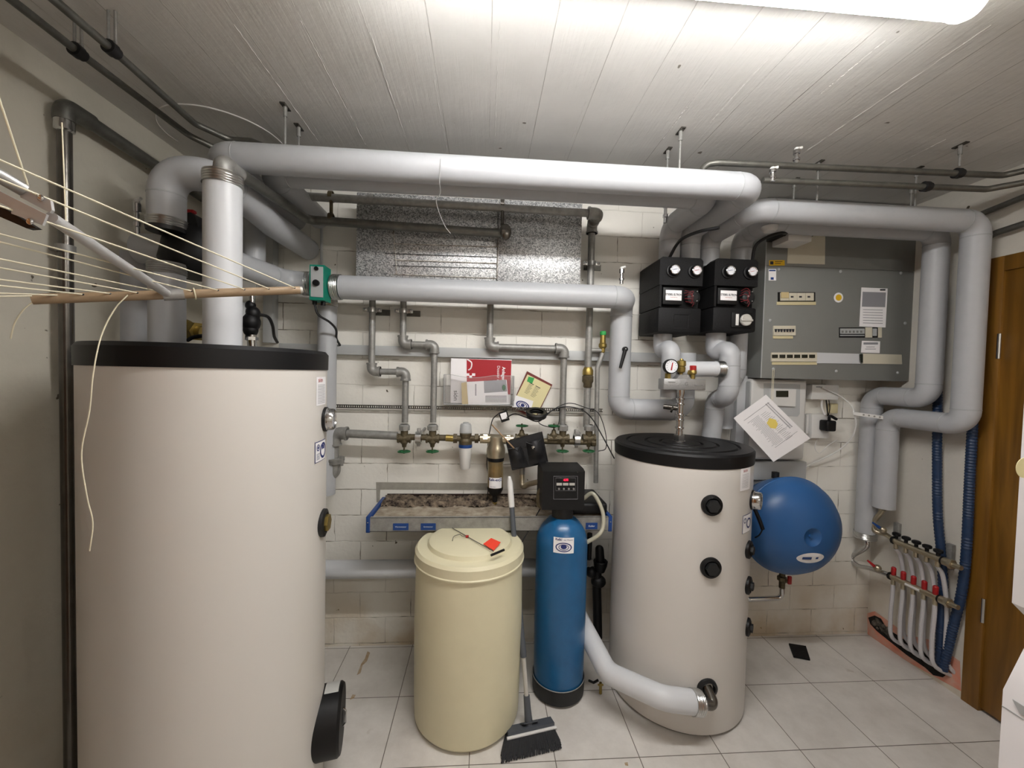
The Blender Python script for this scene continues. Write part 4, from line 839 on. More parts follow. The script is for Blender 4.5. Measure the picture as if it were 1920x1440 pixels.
for (x0, x1, s) in ((737, 766, 'Warmwasser'), (789, 817, 'Gartenwasser'), (1098, 1120, 'Keller')):
    X0, X1 = at(x0, 990, ty0).x, at(x1, 990, ty0).x; zc_ = (tzb+zt_)/2-.009; lb = obj('name_plate', MB().box((X0, ty0-.002, zc_-.014), (X1, ty0-.0002, zc_+.014)), 'lblue', tr)
    f = frame((( X0+X1)/2, ty0-.0026, zc_), UX, UZ); obj('plate_text', MB().text(s, min(.013, (X1-X0)/len(s)*1.35), lambda u, v: f(u, v)), 'paper', lb)
obj('inner_sheet', MB().grid(lambda s, t: V((tx0+.010+(tx1-tx0-.02)*s, ty0+.014+.165*t, zt_-.008+.004*math.sin(s*40)*t)), 60, 6), 'dust', tr)
obj('back_flange', MB().box((tx0+.01, D-.014, zt_-.01), (tx1-.01, D-.005, zt_+.012)), 'rust', tr)
def heap(s, t): return V((tx0+.012+(tx1-tx0-.024)*s, ty0+.150+(D-ty0-.166)*t, zt_-.014+.012*min(1, 5*t)+random.uniform(0, .016)+.006*math.sin(s*31)*math.sin(t*9)))
tag(obj('tray_debris', MB().grid(heap, 130, 34), 'dirt', ang=180), 'brown rusty debris and dust lying in the wall tray', 'debris', kind='stuff')
fm = MB(); ym = 1.72
fm.tube([at(848, 970, ym), at(850, 966, ym), at(955, 968, ym)], .003, 8).tube([at(832, 980, ym-.02), at(848, 968, ym)], .0035, 8)
one('bent_rod', fm, 'nickel', 'thin bent metal rod lying in the wall tray behind brine lid', 'rod')
kb = MB(); P_ = lambda x, y, Y: at(x, y, Y); zk = zt_+.001
kb.box((at(1062, 975, 1.72).x, 1.68, zk), (at(1130, 972, 1.75).x, 1.90, zk+.05), .014, seg=3).tube(bez([at(1090, 938, 1.85), at(1110, 940, 1.80), at(1128, 958, 1.74), at(1135, 970, 1.70)], 6), .009, 10)
one('black_tub', kb, 'black', 'dusty black plastic tub on right end of the wall tray', 'tub')
bs = MB()
for i in range(9):
    p = at(735+random.uniform(-25, 60), 972, 1.70); bs.sph((p.x, 1.69+random.uniform(0, .05), tzb+.026), random.uniform(.003, .005), n=8)
one('gravel_bits', bs, 'white', 'few small white crumbs among debris at left of wall tray', 'crumb')

# black drain
dn = thing('drain_pipe', 'black plastic drain pipe with funnel trap between cylinder and buffer tank', 'pipe', at(1120, 1210, 1.82)); y_ = 1.84
obj('pipe', MB().tube([at(1120, 1065, y_), at(1119, 1100, y_), at(1121, 1195, y_)], .021, 20), 'black', dn)
obj('lower_pipe', MB().tube([at(1121, 1190, y_), at(1121, 1240, y_)], .013, 16), 'black', dn)
c_ = at(1122, 1090, y_); obj('trap', MB().sph(c_, .036, (1, .9, .8)).sph(at(1108, 1072, y_-.01), .026), 'black', dn)
c_ = at(1126, 1052, y_-.01); obj('cup', MB().lathe([(.02, -.05), (.031, -.02), (.034, 0), (.030, .004), (.024, .0)], c_, n=24), 'black', dn)
obj('siphon_top', MB().cyl(at(1125, 1052, y_-.01), at(1124, 1030, y_-.01), .022, .020).sph(at(1124, 1030, y_-.01), .020), 'black', dn)
obj('nut', MB().hexn(at(1105, 1060, y_-.02), at(1104, 1048, y_-.02), .017), 'galv', dn)
obj('feed_tube', MB().tube([at(1104, 1050, y_-.02), at(1106, 1000, y_-.02)], .012, 12), 'black', dn)
# little drain cock on the floor pipe
dcock = thing('drain_cock', 'small brass drain cock with black lever below white pipe', 'valve', at(1126, 1308, 1.62))
obj('body', MB().cyl(at(1126, 1280, 1.60), at(1126, 1300, 1.60), .006).cyl(at(1121, 1284, 1.60), at(1131, 1284, 1.60), .004), 'brass', dcock)
obj('lever', MB().tube([at(1104, 1276, 1.60), at(1113, 1280, 1.60), at(1122, 1275, 1.60)], .005, 8), 'black', dcock)

# ------------------------------------------------------------------ broom
br_ = thing('broom', 'broom with grey telescopic handle and black bristles on the tiles', 'broom', atZ(998, 1420, 0))
hb, ht = at(991, 1352, 1.46), at(955, 893, 1.685)
L_ = lambda t: hb+(ht-hb)*t
obj('handle', MB().tube([L_(0), L_(.97)], .0085, 14), 'handle', br_)
obj('socket', MB().tube([L_(-.02), L_(.045), L_(.095)], [.016, .013, .012], 14), 'grip', br_)
obj('lock_sleeve', MB().tube([L_(.24), L_(.26), L_(.31)], [.012, .013, .011], 14), 'grip', br_)
obj('upper_grip', MB().tube([L_(.30), L_(.88)], .0105, 14), 'grip', br_)
obj('hand_grip', MB().tube([L_(.86), L_(.9), L_(.97), L_(1.0)], [.012, .013, .012, .006], 14), 'white', br_)
e0, e1 = at(950, 1379, 1.43), at(1036, 1359, 1.47); dH = (e1-e0); up_ = V((0, .25, 1)).normalized(); sd = dH.normalized().cross(up_)
obj('head', MB().slab([e0-sd*.02, e1-sd*.02, e1+sd*.02, e0+sd*.02], up_, .018).slab([e0+dH*.3-sd*.014+up_*.018, e1-dH*.3-sd*.014+up_*.018, e1-dH*.35+sd*.014+up_*.03, e0+dH*.35+sd*.014+up_*.03], up_, .004), 'grip', br_)
obj('bumper', MB().tube([e0+sd*.023-dH*.03+up_*.003, e1+sd*.023+dH*.03+up_*.003], .0055, 10), 'white', br_)
f0, f1 = atZ(939, 1430, .004), atZ(1054, 1403, .004); q_ = MB(); nb = 34
for row in range(4):
    for i in range(nb):
        t = (i+.5)/nb; a_ = e0+dH*t+sd*(-.016+.0105*row); b_ = f0+(f1-f0)*(t+random.uniform(-.008, .008))+V((0, .030-.011*row, 0))+V((0, 0, random.uniform(0, .006)))
        m_ = (a_+b_)/2+V((0, -.004, .002)); q_.tube([a_, m_, b_], [.0026, .0040, .0030], 5)
obj('bristles', q_, 'bristle', br_, kind='stuff')

# ------------------------------------------------------------------ expansion vessel
EX, EZ, EY, ER = 1.415, at(1497, 985, 1.72).z, 1.72, .226
ev = thing('expansion_vessel', 'round blue expansion vessel on the wall right of buffer tank', 'vessel', (EX, EY, EZ-ER))
prf = [(0, -.118), (.018, -.118), (.03, -.124), (.040, -.134), (.09, -.128), (.14, -.110), (.185, -.080), (.215, -.035), (.2235, -.004), (ER, -.002), (ER, .004), (.2235, .006), (.215, .04), (.19, .1), (.14, .15), (.06, .18), (0, .185)]
obj('shell', MB().lathe(prf, (EX, EY, EZ), (0, 1, 0), 72), 'blue2', ev)
obj('bolt', MB().hexn((EX, EY-.118, EZ), (EX, EY-.126, EZ), .008), 'blue2', ev)
lp = MB(); lx, lz = EX+.002, EZ-.093
def vess(u, v):
    x, z_ = lx+u-EX, lz+v-EZ; r = math.hypot(x, z_); ys = [(.04, -.134), (.09, -.128), (.14, -.110), (.185, -.080), (.215, -.035)]
    y = ys[0][1]
    for (r0, y0), (r1, y1) in zip(ys, ys[1:]):
        if r >= r0: y = y0+(y1-y0)*min(1, (r-r0)/(r1-r0))
    return V((lx+u, EY+y-.002, lz+v))
lb = obj('label', lp.grid(lambda s, t: vess((s-.5)*.125, (t-.5)*.050*math.sqrt(max(.02, 1-(2*s-1)**2))+.0), 22, 4), 'paper', ev)
obj('label_print', MB().grid(lambda s, t: vess(-.04+.04*s, -.006+.012*t)+V((0, -.001, 0)), 6, 2).grid(lambda s, t: vess(.02+.012*s, -.005+.010*t)+V((0, -.001, 0)), 4, 2), 'lblue', lb)
obj('cap', MB().cyl((EX-.03, EY+.06, EZ+ER-.022), (EX-.03, EY+.06, EZ+ER+.006), .016), 'rubber', ev)
obj('bracket_strap', MB().tube(bez([(at(1413, 950, 1.62)), at(1424, 975, 1.60), at(1430, 992, 1.60)], 4), .008, 8), 'black', ev)
obj('strap_wire', MB().tube(bez([at(1430, 992, 1.60), at(1424, 1003, 1.62), at(1416, 1008, 1.66)], 4), .003, 6), 'black', ev)
obj('rear_mount', MB().cyl((EX, EY+.17, EZ), (EX, D, EZ), .04), 'galv', ev)
vv = thing('vessel_valve', 'brass shut off valve with dark red lever below expansion vessel', 'valve', at(1466, 1100, 1.80)); y_ = 1.80
obj('body', MB().cyl(at(1467, 1072, y_), at(1466, 1102, y_), .013).hexn(at(1466, 1081, y_), at(1466, 1088, y_), .02).cyl(at(1466, 1090, y_), at(1476, 1087, y_-.01), .012), 'bronze', vv)
obj('lever', MB().box(at(1480, 1087, y_-.02)-V((.008, .006, .022)), at(1480, 1087, y_-.02)+V((.010, .006, .018)), .004), 'red', vv)
gpipe('chrome pipe running from vessel valve leftwards behind buffer tank', [at(1466, 1100, 1.82), at(1466, 1121, 1.82), at(1392, 1124, 1.82), at(1392, 1124, D-.002)], .011, 'chrome', False)

# ------------------------------------------------------------------ pump stations
def station(xl, label, knob, ytop, ybot, name='pump_station'):
    Yf = 1.70; a = at(xl, ytop, Yf); b = at(xl+76, ybot, Yf); x0, x1, z1, z0 = a.x, b.x, a.z, b.z; Yb = D-.02
    t = thing(name, label, 'pump station', ((x0+x1)/2, 1.82, z0)); zz = lambda k: z1+(z0-z1)*k
    top = MB().slab([(x0+.012, Yf, z1), (x1-.012, Yf, z1), (x1, Yf, z1-.012), (x1, Yf, zz(.37)), (x0, Yf, zz(.37)), (x0, Yf, z1-.012)], (0, 1, 0), Yb-Yf)
    obj('upper_shell', top, 'blackm', t)
    obj('middle_shell', MB().box((x0+.002, Yf+.03, zz(.66)), (x1-.002, Yb, zz(.375))).box((x0+.002, Yf, zz(.66)), (x0+.012, Yf+.03, zz(.375))), 'blackm', t)
    obj('lower_shell', MB().box((x0, Yf, z0), (x1, Yb, zz(.665)), .008), 'blackm', t)
    for k, fx_ in enumerate((.30, .80)):
        c = V((x0+(x1-x0)*fx_, Yf, zz(.18))); n = V((0, -1, 0))
        g = obj('gauge', MB().lathe([(.030, -.001), (.030, .006), (.024, .008), (.022, .022), (.020, .024)], c, n, 28), 'black', t)
        obj('bezel', MB().torus(c+n*.023, n, .0195, .0022, 28), 'chrome', g); obj('dial_face', MB().lathe([(0, .0225), (.0195, .0225)], c, n, 28), 'glass', g)
        nd = MB(); nd.slab([c+V((-.010, -.0232, -.002)), c+V((.008, -.0232, .002)), c+V((.008, -.0232, .0035)), c+V((-.010, -.0232, 0))], n, .0005)
        for j in range(9):
            aa = math.radians(-40+32*j); u = V((math.cos(aa), 0, math.sin(aa))); s_ = V((-math.sin(aa), 0, math.cos(aa))); cc_ = c+n*.0232
            nd.slab([cc_+u*.012-s_*.0006, cc_+u*.016-s_*.0006, cc_+u*.016+s_*.0006, cc_+u*.012+s_*.0006], n, .0004)
        obj('needle', nd, 'redcard' if k else 'navy', g)
    pu = obj('pump_head', MB().box((x0+.016, Yf-.004, zz(.63)), (x0+(x1-x0)*.56, Yf+.03, zz(.40)), .004), 'black', t)
    sg = obj('name_plate', MB().box((x0+.028, Yf-.0055, zz(.575)), (x0+(x1-x0)*.51, Yf-.0038, zz(.44)), .0004), 'paper', pu)
    f = frame((x0+.028+((x1-x0)*.51-.028)/2, Yf-.0062, zz(.50)), UX, UZ); obj('plate_text', MB().text('STIEBEL ELTRON', .0125, lambda u, v: f(u*.80, v), True), 'ink', sg); obj('plate_subtitle', MB().text('Heizkreispumpe', .005, lambda u, v: f(u, v-.011)), 'red', sg)
    pc_ = V((x0+(x1-x0)*.80, Yf+.02, zz(.52)))
    obj('pump_motor', MB().lathe([(.030, -.005), (.034, .004), (.032, .018), (.022, .026), (.010, .028), (0, .026)], pc_, (.15, -1, 0), 24), 'boot', t)
    w_ = MB()
    for j in range(5):
        q0 = pc_+V((-.045+.01*random.random(), -.02, .028-.012*j)); w_.tube(bez([q0, q0+V((.018, -.012, .012*random.uniform(-1, 1))), q0+V((.03, -.016, -.006)), q0+V((.026, -.01, -.022))], 5), .0012, 6)
    obj('red_wires', w_, 'dred', t)
    obj('screw', MB().sph(pc_+V((.012, -.028, .024)), .003, n=8).sph(pc_+V((.012, -.028, -.018)), .003, n=8).sph(pc_+V((-.01, -.03, .002)), .005, n=8), 'galv', t)
    if knob:
        c = V((x0+(x1-x0)*.70, Yf, zz(.84))); kn = obj('mixer_base', MB().box(c+V((-.058, -.006, -.034)), c+V((.035, 0, .034)), .003), 'black', t)
        obj('mixing_knob', MB().cyl(c+V((.004, -.006, 0)), c+V((.004, -.020, 0)), .026, n=28, ch=.003).box(c+V((-.022, -.024, -.006)), c+V((.030, -.018, .002)), .001), 'handle', kn)
        obj('scale', MB().box(c+V((-.040, -.009, -.024)), c+V((-.026, -.006, .026)), .001), 'white', kn)
    else:
        c = V((x0+(x1-x0)*.53, Yf, zz(.85))); obj('cover_groove', MB().tube([c+V(p_) for p_ in ((-.033, -.0008, -.03), (.033, -.0008, -.03), (.033, -.0008, .03), (-.033, -.0008, .03))], .0012, 6, closed=True), 'rubber', t)
    return t, x0, x1, z1
ta, xa_, xb_, za_ = station(1238, 'black foam pump station with blank lower cover, left of the pair', False, 481, 625)
tb, xc_, xd_, zb_ = station(1341, 'black foam pump station with silver mixing knob, right of the pair', True, 484, 623)
one('pump_cable', MB().tube(bez([V((xa_+.05, 1.73, za_-.005)), at(1268, 460, 1.68), at(1282, 446, 1.62), at(1312, 434, 1.54), at(1348, 427, 1.48)], 8), .0065, 10), 'rubber', 'black cable arching from top of left pump station to the right', 'cable')
one('pump_cable', MB().tube(bez([V((xd_-.01, 1.73, zb_-.005)), at(1416, 462, 1.70), at(1436, 446, 1.66), at(1462, 437, 1.62), at(1476, 436, 1.63)], 8), .0065, 10), 'rubber', 'black cable rising from top of right pump station to white junction box', 'cable')
# shut-off lever on vertical pipe
lv = thing('shutoff_lever', 'black lever handle on vertical insulated pipe under the elbow', 'handle', at(1165, 690, 1.77)); c_ = at(1171, 655, 1.79)
obj('hub', MB().cyl(c_+V((0, .03, 0)), c_-V((0, .014, 0)), .012), 'black', lv); obj('lever', MB().tube([c_-V((0, .012, 0)), at(1163, 690, 1.77)], [.009, .0065], 10), 'black', lv)
obj('screw', MB().sph(c_-V((0, .015, 0)), .005, n=10), 'chrome', lv)
# safety group on buffer tank
sx, sy = T2.x, 1.665; YS = sy; cx = at(1274, 800, YS).x
sg = thing('safety_group', 'boiler safety group with gauge and vent above buffer tank lid', 'safety valve', (cx, YS, z2t))
zb0, zb1 = at(1277, 731, YS).z, at(1277, 710, YS).z; x0_, x1_ = at(1239, 720, YS).x, at(1317, 720, YS).x
b_ = MB(); b_.box((x0_, YS-.028, zb0), (x1_, YS+.028, zb1), .004); xm = (x0_+x1_)/2-.004
b_.slab([(xm-.035, YS-.025, zb1-.004), (xm-.015, YS-.025, zb1+.018), (xm+.018, YS-.025, zb1+.018), (xm+.036, YS-.025, zb1-.004)], (0, 1, 0), .05); blk = obj('cast_block', b_, 'castalu', sg)
obj('relief_mark', MB().box((x0_+.02, YS-.030, (zb0+zb1)/2+.008), (x0_+.05, YS-.027, (zb0+zb1)/2+.011)).box((x1_-.05, YS-.030, (zb0+zb1)/2-.004), (x1_-.015, YS-.027, (zb0+zb1)/2)), 'cab', blk)
f = frame((xm+.01, YS-.0305, (zb0+zb1)/2+.002), UX, UZ); obj('cast_mark', MB().text('G', .022, lambda u, v: f(u, v)), 'cab', blk)
gc = at(1257, 687, YS-.02); gg = obj('pressure_gauge', MB().lathe([(0, 0), (.028, .0), (.031, .004), (.031, .022), (.028, .025), (.027, .022)], gc+V((0, .012, 0)), (0, -1, 0), 32), 'black', sg)
obj('dial_face', MB().lathe([(0, .0225), (.0275, .0225)], gc+V((0, .012, 0)), (0, -1, 0), 32), 'glass', gg)
nd = MB(); cc_ = gc+V((0, -.0112, 0))
nd.slab([cc_+V((-.004, 0, -.016)), cc_+V((.002, 0, -.017)), cc_+V((.006, 0, .016)), cc_+V((.002, 0, .016))], (0, -1, 0), .0006); obj('needle', nd, 'red', gg)
nd = MB()
for j in range(11):
    aa = math.radians(-45+27*j); u = V((math.cos(aa), 0, math.sin(aa))); s_ = V((-math.sin(aa), 0, math.cos(aa))); nd.slab([cc_+u*.019-s_*.0008, cc_+u*.023-s_*.0008, cc_+u*.023+s_*.0008, cc_+u*.019+s_*.0008], (0, -1, 0), .0004)
obj('scale', nd, 'ink', gg)
obj('gauge_stem', MB().hexn((gc.x, YS, zb1), (gc.x, YS, zb1+.022), .013), 'brass', sg)
vx = at(1277, 700, YS).x; vz = zb1+.014; obj('air_vent', MB().lathe([(.006, 0), (.006, .008), (.016, .016), (.018, .034), (.015, .038), (.019, .042), (.019, .05), (.018, .062), (.008, .066), (.006, .072), (0, .072)], (vx, YS, vz), n=20), 'brass', sg)
vx = at(1299, 700, YS).x; obj('safety_valve', MB().lathe([(.010, 0), (.010, .018), (.016, .024), (.016, .034), (.012, .04), (0, .04)], (vx, YS, zb1), n=18).cyl((vx, YS, zb1+.026), (vx-.02, YS-.004, zb1+.028), .010, n=12), 'brass', sg)
obj('red_cap', MB().lathe([(0, .038), (.014, .038), (.014, .056), (.012, .058), (0, .058)], (vx, YS, zb1), n=16), 'red', sg)
zt0 = z2t; hh = zb0-zt0; pr_ = [(.026, 0), (.026, .006), (.019, .010)]
obj('hex_nipple', MB().lathe([(.026, 0), (.026, .006), (.02, .008)], (cx, YS, zt0+.002)).hexn((cx, YS, zt0+.008), (cx, YS, zt0+.034), .024).cyl((cx, YS, zt0+.034), (cx, YS, zt0+.05), .015), 'chrome', sg)
prf = [(.013, .045)]
for k, z_ in enumerate((.055, .085, .105, .145, .165)): z_ = z_*hh/.20; prf += [(.0135, z_-.004), (.0185, z_-.002), (.0185, z_+.004), (.0135, z_+.006)]
obj('riser', MB().lathe(prf+[(.018, hh-.012), (.018, hh)], (cx, YS, zt0), n=24), 'chrome', sg)
obj('side_branch', MB().cyl((cx, YS, at(1270, 766, YS).z), at(1244, 762, YS+.03), .011).lathe([(.014, 0), (.016, .003), (.014, .008)], at(1262, 768, YS+.01), at(1244, 762, YS+.03)-at(1262, 768, YS+.01)), 'dsteel', sg)

# ------------------------------------------------------------------ distribution board
YC = 1.80; c0 = at(1432, 580, YC).x; c1 = at(1711, 580, YC).x; czb = at(1560, 712, YC).z
cbx = thing('distribution_board', 'grey electrical distribution cabinet filling the right of back wall', 'cabinet', ((c0+c1)/2, 1.87, czb))
zsm = at(1560, 503, YC).z
obj('lower_panel', MB().box((c0, YC, czb), (c1, YC+.004, zsm-.0015), .001), 'cab', cbx)
obj('upper_panel', MB().box((c0, YC, zsm+.0015), (c1, YC+.004, ZC-.012), .001), 'cab', cbx)
obj('carcass', MB().box((c0+.002, YC+.004, czb+.001), (c1-.002, D-.001, ZC-.004)), 'cab', cbx)
obj('corner_strip', MB().box((c0-.002, YC-.001, czb), (c0+.002, YC+.002, ZC-.02)), 'cab2', cbx)
for (x, y) in ((1460, 505), (1576, 509), (1689, 512), (1444, 601), (1697, 606), (1450, 692), (1568, 696), (1683, 699)):
    c_ = at(x, y, YC); obj('screw', MB().sph(c_, .0075, (1, .6, 1), 12), 'cab2', cbx)
def dec(name, r, m, d=.001, par=None, label=None):
    q_ = MB(); quadpx(q_, r if isinstance(r, list) else rpx(*r), YC, d); o = obj(name, q_, m, par or cbx)
    if label: o['label'] = label
    return o
y1_ = dec('warning_label', (1442, 488, 1471, 498), 'yellow'); q_ = MB(); quadpx(q_, rpx(1444, 490, 1450, 496), YC-.001, .0006); quadpx(q_, rpx(1453, 490, 1467, 491), YC-.001, .0006); quadpx(q_, rpx(1453, 493.5, 1464, 494.5), YC-.001, .0006); obj('label_print', q_, 'ink', y1_)
w1 = dec('inspection_label', (1441, 504.5, 1455, 526), 'paper'); q_ = MB(); quadpx(q_, rpx(1442, 506, 1454, 508.5), YC-.001, .0006); quadpx(q_, rpx(1445, 520, 1450.5, 524.5), YC-.001, .0006); obj('label_print', q_, 'lblue', w1)
s0 = dec('socket_strip', (1458, 548, 1528, 566), 'black', .002)
for i in range(4): x = 1462+i*15.7; o = dec('fuse_socket', (x, 549.5, x+15, 564), 'beige', .006, s0); q_ = MB(); quadpx(q_, rpx(x+5, 555, x+10, 558), YC-.006, .0006); obj('print', q_, 'ink', o)
cp = MB(); quadpx(cp, rpx(1464, 548, 1478, 559), YC-.006, .004); obj('orange_cover', cp, 'tan', s0)
dec('marking_strip', (1456, 566, 1529, 572), 'marker', .003)
rd = at(1572, 558, YC); wd = obj('round_sticker', MB().cyl(rd, rd-V((0, .001, 0)), .0235, n=30), 'paper', cbx); obj('yellow_disc', MB().cyl(rd-V((0, .001, 0)), rd-V((0, .0018, 0)), .015, n=24), 'yellow', wd)
o = dec('data_sheet', [(1615, 539), (1664, 541), (1660, 614), (1611, 612)], 'paper')
q_ = MB(); quadpx(q_, [(1617.5, 547), (1661, 548.5), (1659.5, 576), (1616, 575)], YC-.001, .0005)
for i in range(6): quadpx(q_, [(1618, 580+i*5), (1655, 581+i*5), (1655, 582+i*5), (1618, 581+i*5)], YC-.001, .0005)
obj('table_print', q_, 'greyink', o); q_ = MB(); quadpx(q_, rpx(1650, 542, 1660, 545), YC-.001, .0005); obj('title_print', q_, 'ink', o)
b1_ = dec('breaker_row', (1449, 611, 1490, 629), 'beige', .006)
for i in range(7): x = 1452+i*5.4; q_ = MB(); quadpx(q_, [(x, 617), (x+3.6, 617), (x+2.6, 622.5), (x+1.2, 622.5)], YC-.006, .006); obj('toggle', q_, 'ink', b1_)
dec('marking_strip', (1449, 630, 1486, 635), 'marker', .003)
b2_ = dec('breaker_row', (1445, 661, 1530, 678), 'beige', .006)
for i in range(6): x = 1447.5+i*13.9; q_ = MB(); quadpx(q_, rpx(x, 665, x+10, 671), YC-.006, .004); obj('breaker_switch', q_, 'lcd', b2_)
dec('marking_strip', (1447, 679, 1531, 684), 'marker', .003)
dec('blanking_strip', [(1530, 661), (1612, 663.5), (1612, 682), (1530, 681)], 'insulw', .003); dec('blanking_strip', [(1617, 663), (1689, 665), (1690, 683), (1617, 682)], 'beige', .004)
dec('lone_breaker', (1610, 664, 1618, 680), 'lcd', .003)
b3_ = dec('fuse_row', (1573, 614, 1652, 633), 'black', .002)
q_ = MB(); quadpx(q_, rpx(1575, 616, 1620, 626), YC-.002, .003); quadpx(q_, rpx(1575, 628, 1620, 630), YC-.002, .002); quadpx(q_, rpx(1636, 616, 1643, 630), YC-.002, .003); obj('fuse_block', q_, 'cab2', b3_)
for i in range(6): q_ = MB(); quadpx(q_, rpx(1578+i*7, 620, 1581+i*7, 624), YC-.005, .002); obj('fuse', q_, 'cab', b3_)
for (x0, x1) in ((1622, 1634), (1646, 1652)): q_ = MB(); quadpx(q_, rpx(x0, 614, x1, 633), YC-.002, .004); obj('paper_cover', q_, 'beige', b3_)
o = dec('company_sticker', [(1616, 639), (1650, 640), (1649, 662), (1614, 661)], 'paper'); q_ = MB(); quadpx(q_, rpx(1619, 642, 1646, 646), YC-.001, .0005); quadpx(q_, rpx(1624, 650, 1640, 651), YC-.001, .0005); quadpx(q_, rpx(1622, 654, 1642, 655), YC-.001, .0005); obj('print', q_, 'greyink', o)
q_ = MB(); quadpx(q_, [(1479, 430), (1547, 430), (1546, 496), (1475, 494)], YC-.0005, .002); one('blank_card', q_, 'beige', 'blank beige card fixed to upper cabinet panel under the pipe', 'card')
jb = thing('junction_box', 'white junction box on black bracket under the cabinet pipe', 'box', at(1500, 452, 1.68)); a_, b_ = at(1478, 451, 1.66), at(1523, 437, 1.66)
obj('box', MB().box((a_.x, 1.66, a_.z), (b_.x, 1.76, b_.z), .004), 'white', jb); a_, b_ = at(1471, 438, 1.655), at(1531, 429, 1.655); obj('bracket', MB().box((a_.x, 1.655, a_.z), (b_.x, 1.77, b_.z), .003), 'black', jb)
obj('gland', MB().cyl(at(1476, 440, 1.68), at(1468, 436, 1.68), .010), 'black', jb)
c_ = at(1442, 426, 1.58); one('ceiling_sensor', MB().lathe([(0, 0), (.022, .003), (.030, .012), (.032, .024), (0, .026)], at(1443, 436, 1.62), n=28), 'white', 'round white plastic puck below the bend of cabinet pipe', 'sensor')

# heating controller, paper, router, sockets
hc = thing('heating_controller', 'white wall heating controller with grey panel behind hanging paper', 'controller', at(1455, 865, 1.88)); y_ = 1.865
a_, b_ = at(1403, 862, y_), at(1515, 712, y_); obj('case', MB().box((a_.x, y_, a_.z), (b_.x, D-.001, b_.z), .014, seg=3), 'white', hc)
a2, b2_ = at(1401, 850, y_+.01), at(1416, 713, y_+.01); obj('side_cover', MB().box((a2.x-.004, y_+.004, a2.z), (b2_.x, D-.001, b2_.z-.004), .01), 'cab2', hc)
q_ = MB(); quadpx(q_, [(1432, 718), (1500, 721), (1499, 776), (1495, 781), (1440, 779), (1432, 770)], y_, .0015); obj('grey_panel', q_, 'rail', hc)
q_ = MB(); quadpx(q_, [(1443, 729), (1490, 730), (1488.5, 762), (1443, 760)], y_-.001, .010); un = obj('room_unit', q_, 'white', hc); q_ = MB(); quadpx(q_, rpx(1455, 732.5, 1478, 744.5), y_-.011, .001); obj('display', q_, 'lcd', un)
lowbox = MB(); a_, b_ = at(1410, 900, 1.89), at(1513, 866, 1.89); lowbox.box((a_.x, 1.89, a_.z), (b_.x, D-.001, b_.z), .004); obj('terminal_cover', lowbox, 'rail', hc)
hs = thing('hanging_sheet', 'tilted printed sheet with yellow mark hanging by string below cabinet', 'paper', at(1450, 866, 1.76)); yp = 1.765
q_ = MB(); quadpx(q_, [(1436, 740), (1375, 784), (1450, 866), (1519, 822)], yp, .0015); obj('sheet', q_, 'paper', hs)
u_ = (at(1375, 784, yp-.002)-at(1436, 740, yp-.002)); v_ = (at(1519, 822, yp-.002)-at(1436, 740, yp-.002)); o_ = at(1436, 740, yp-.002); g_ = lambda a, b: o_+u_*a+v_*b
q_ = MB(); 
def bar(a0, a1, b, h=.004): q_.slab([g_(a0, b), g_(a1, b), g_(a1, b+h), g_(a0, b+h)], (0, -1, 0), .0003)
bar(.08, .86, .13, .006)
for i in range(26): bar(.50+.01*(i % 3), .72+.08*random.random()+.06*(i % 4 == 0), .20+i*.022)
for i in range(20): bar(.30-.03*(i % 3), .46, .22+i*.03)
bar(.10, .80, .78, .005); bar(.1, .5, .62, .004)
for i in range(28): q_.slab([g_(.10, .12+i*.02), g_(.13, .12+i*.02), g_(.13, .132+i*.02), g_(.10, .132+i*.02)], (0, -1, 0), .0003); q_.slab([g_(.155, .12+i*.02), g_(.185, .12+i*.02), g_(.185, .132+i*.02), g_(.155, .132+i*.02)], (0, -1, 0), .0003)
obj('text_lines', q_, 'greyink', hs)
q_ = MB(); q_.slab([g_(.36, .34), g_(.28, .42), g_(.32, .50), g_(.44, .54), g_(.52, .48), g_(.50, .38)], (0, -1, 0), .0006); obj('yellow_mark', q_, 'paleyellow', hs)
sc_ = at(1450, 693, YC-.006)
obj('string', MB().tube([at(1446, 752, yp-.001), sc_+V((-.003, 0, 0)), sc_+V((.004, 0, 0)), at(1449, 751, yp-.001)], .0011, 6), 'line', hs)
rt_ = thing('router_box', 'small white network box left of the grey corner pipes', 'box', at(1545, 749, 1.90)); a_, b_ = at(1522, 749, 1.885), at(1573, 722, 1.885)
obj('case', MB().box((a_.x, 1.885, a_.z), (b_.x, D-.001, b_.z), .003), 'white', rt_); q_ = MB(); quadpx(q_, rpx(1530, 724.5, 1538, 726.5), 1.885, .0006); obj('print', q_, 'greyink', rt_)
sk_ = thing('wall_socket', 'white surface mounted wall socket below the network box', 'socket', at(1540, 822, 1.90)); a_, b_ = at(1520, 822, 1.90), at(1556, 777, 1.90)
obj('case', MB().box((a_.x, 1.895, a_.z), (b_.x, D-.001, b_.z), .006), 'white', sk_); obj('side_unit', MB().box((a_.x-.014, 1.915, a_.z+.02), (a_.x, D-.001, b_.z-.002), .003), 'white', sk_)
pg = thing('plug_adapter', 'black plug in power supply sitting in the white wall socket', 'plug', at(1552, 810, 1.87)); c_ = at(1551, 798, 1.875)
obj('body', MB().box(c_-V((.026, .03, .026)), c_+V((.024, .022, .028)), .008, seg=3), 'black', pg); obj('lead', MB().tube(bez([c_+V((0, -.01, .02)), at(1556, 780, 1.86), at(1568, 786, 1.87)], 5), .007, 8), 'black', pg)
obj('upper_leads', MB().tube(bez([at(1549, 750, 1.90), at(1551, 768, 1.90), at(1552, 780, 1.88)], 5), .003, 6).tube(bez([at(1554, 750, 1.90), at(1556, 765, 1.90), at(1553, 780, 1.88)], 5), .002, 6), 'black', pg)
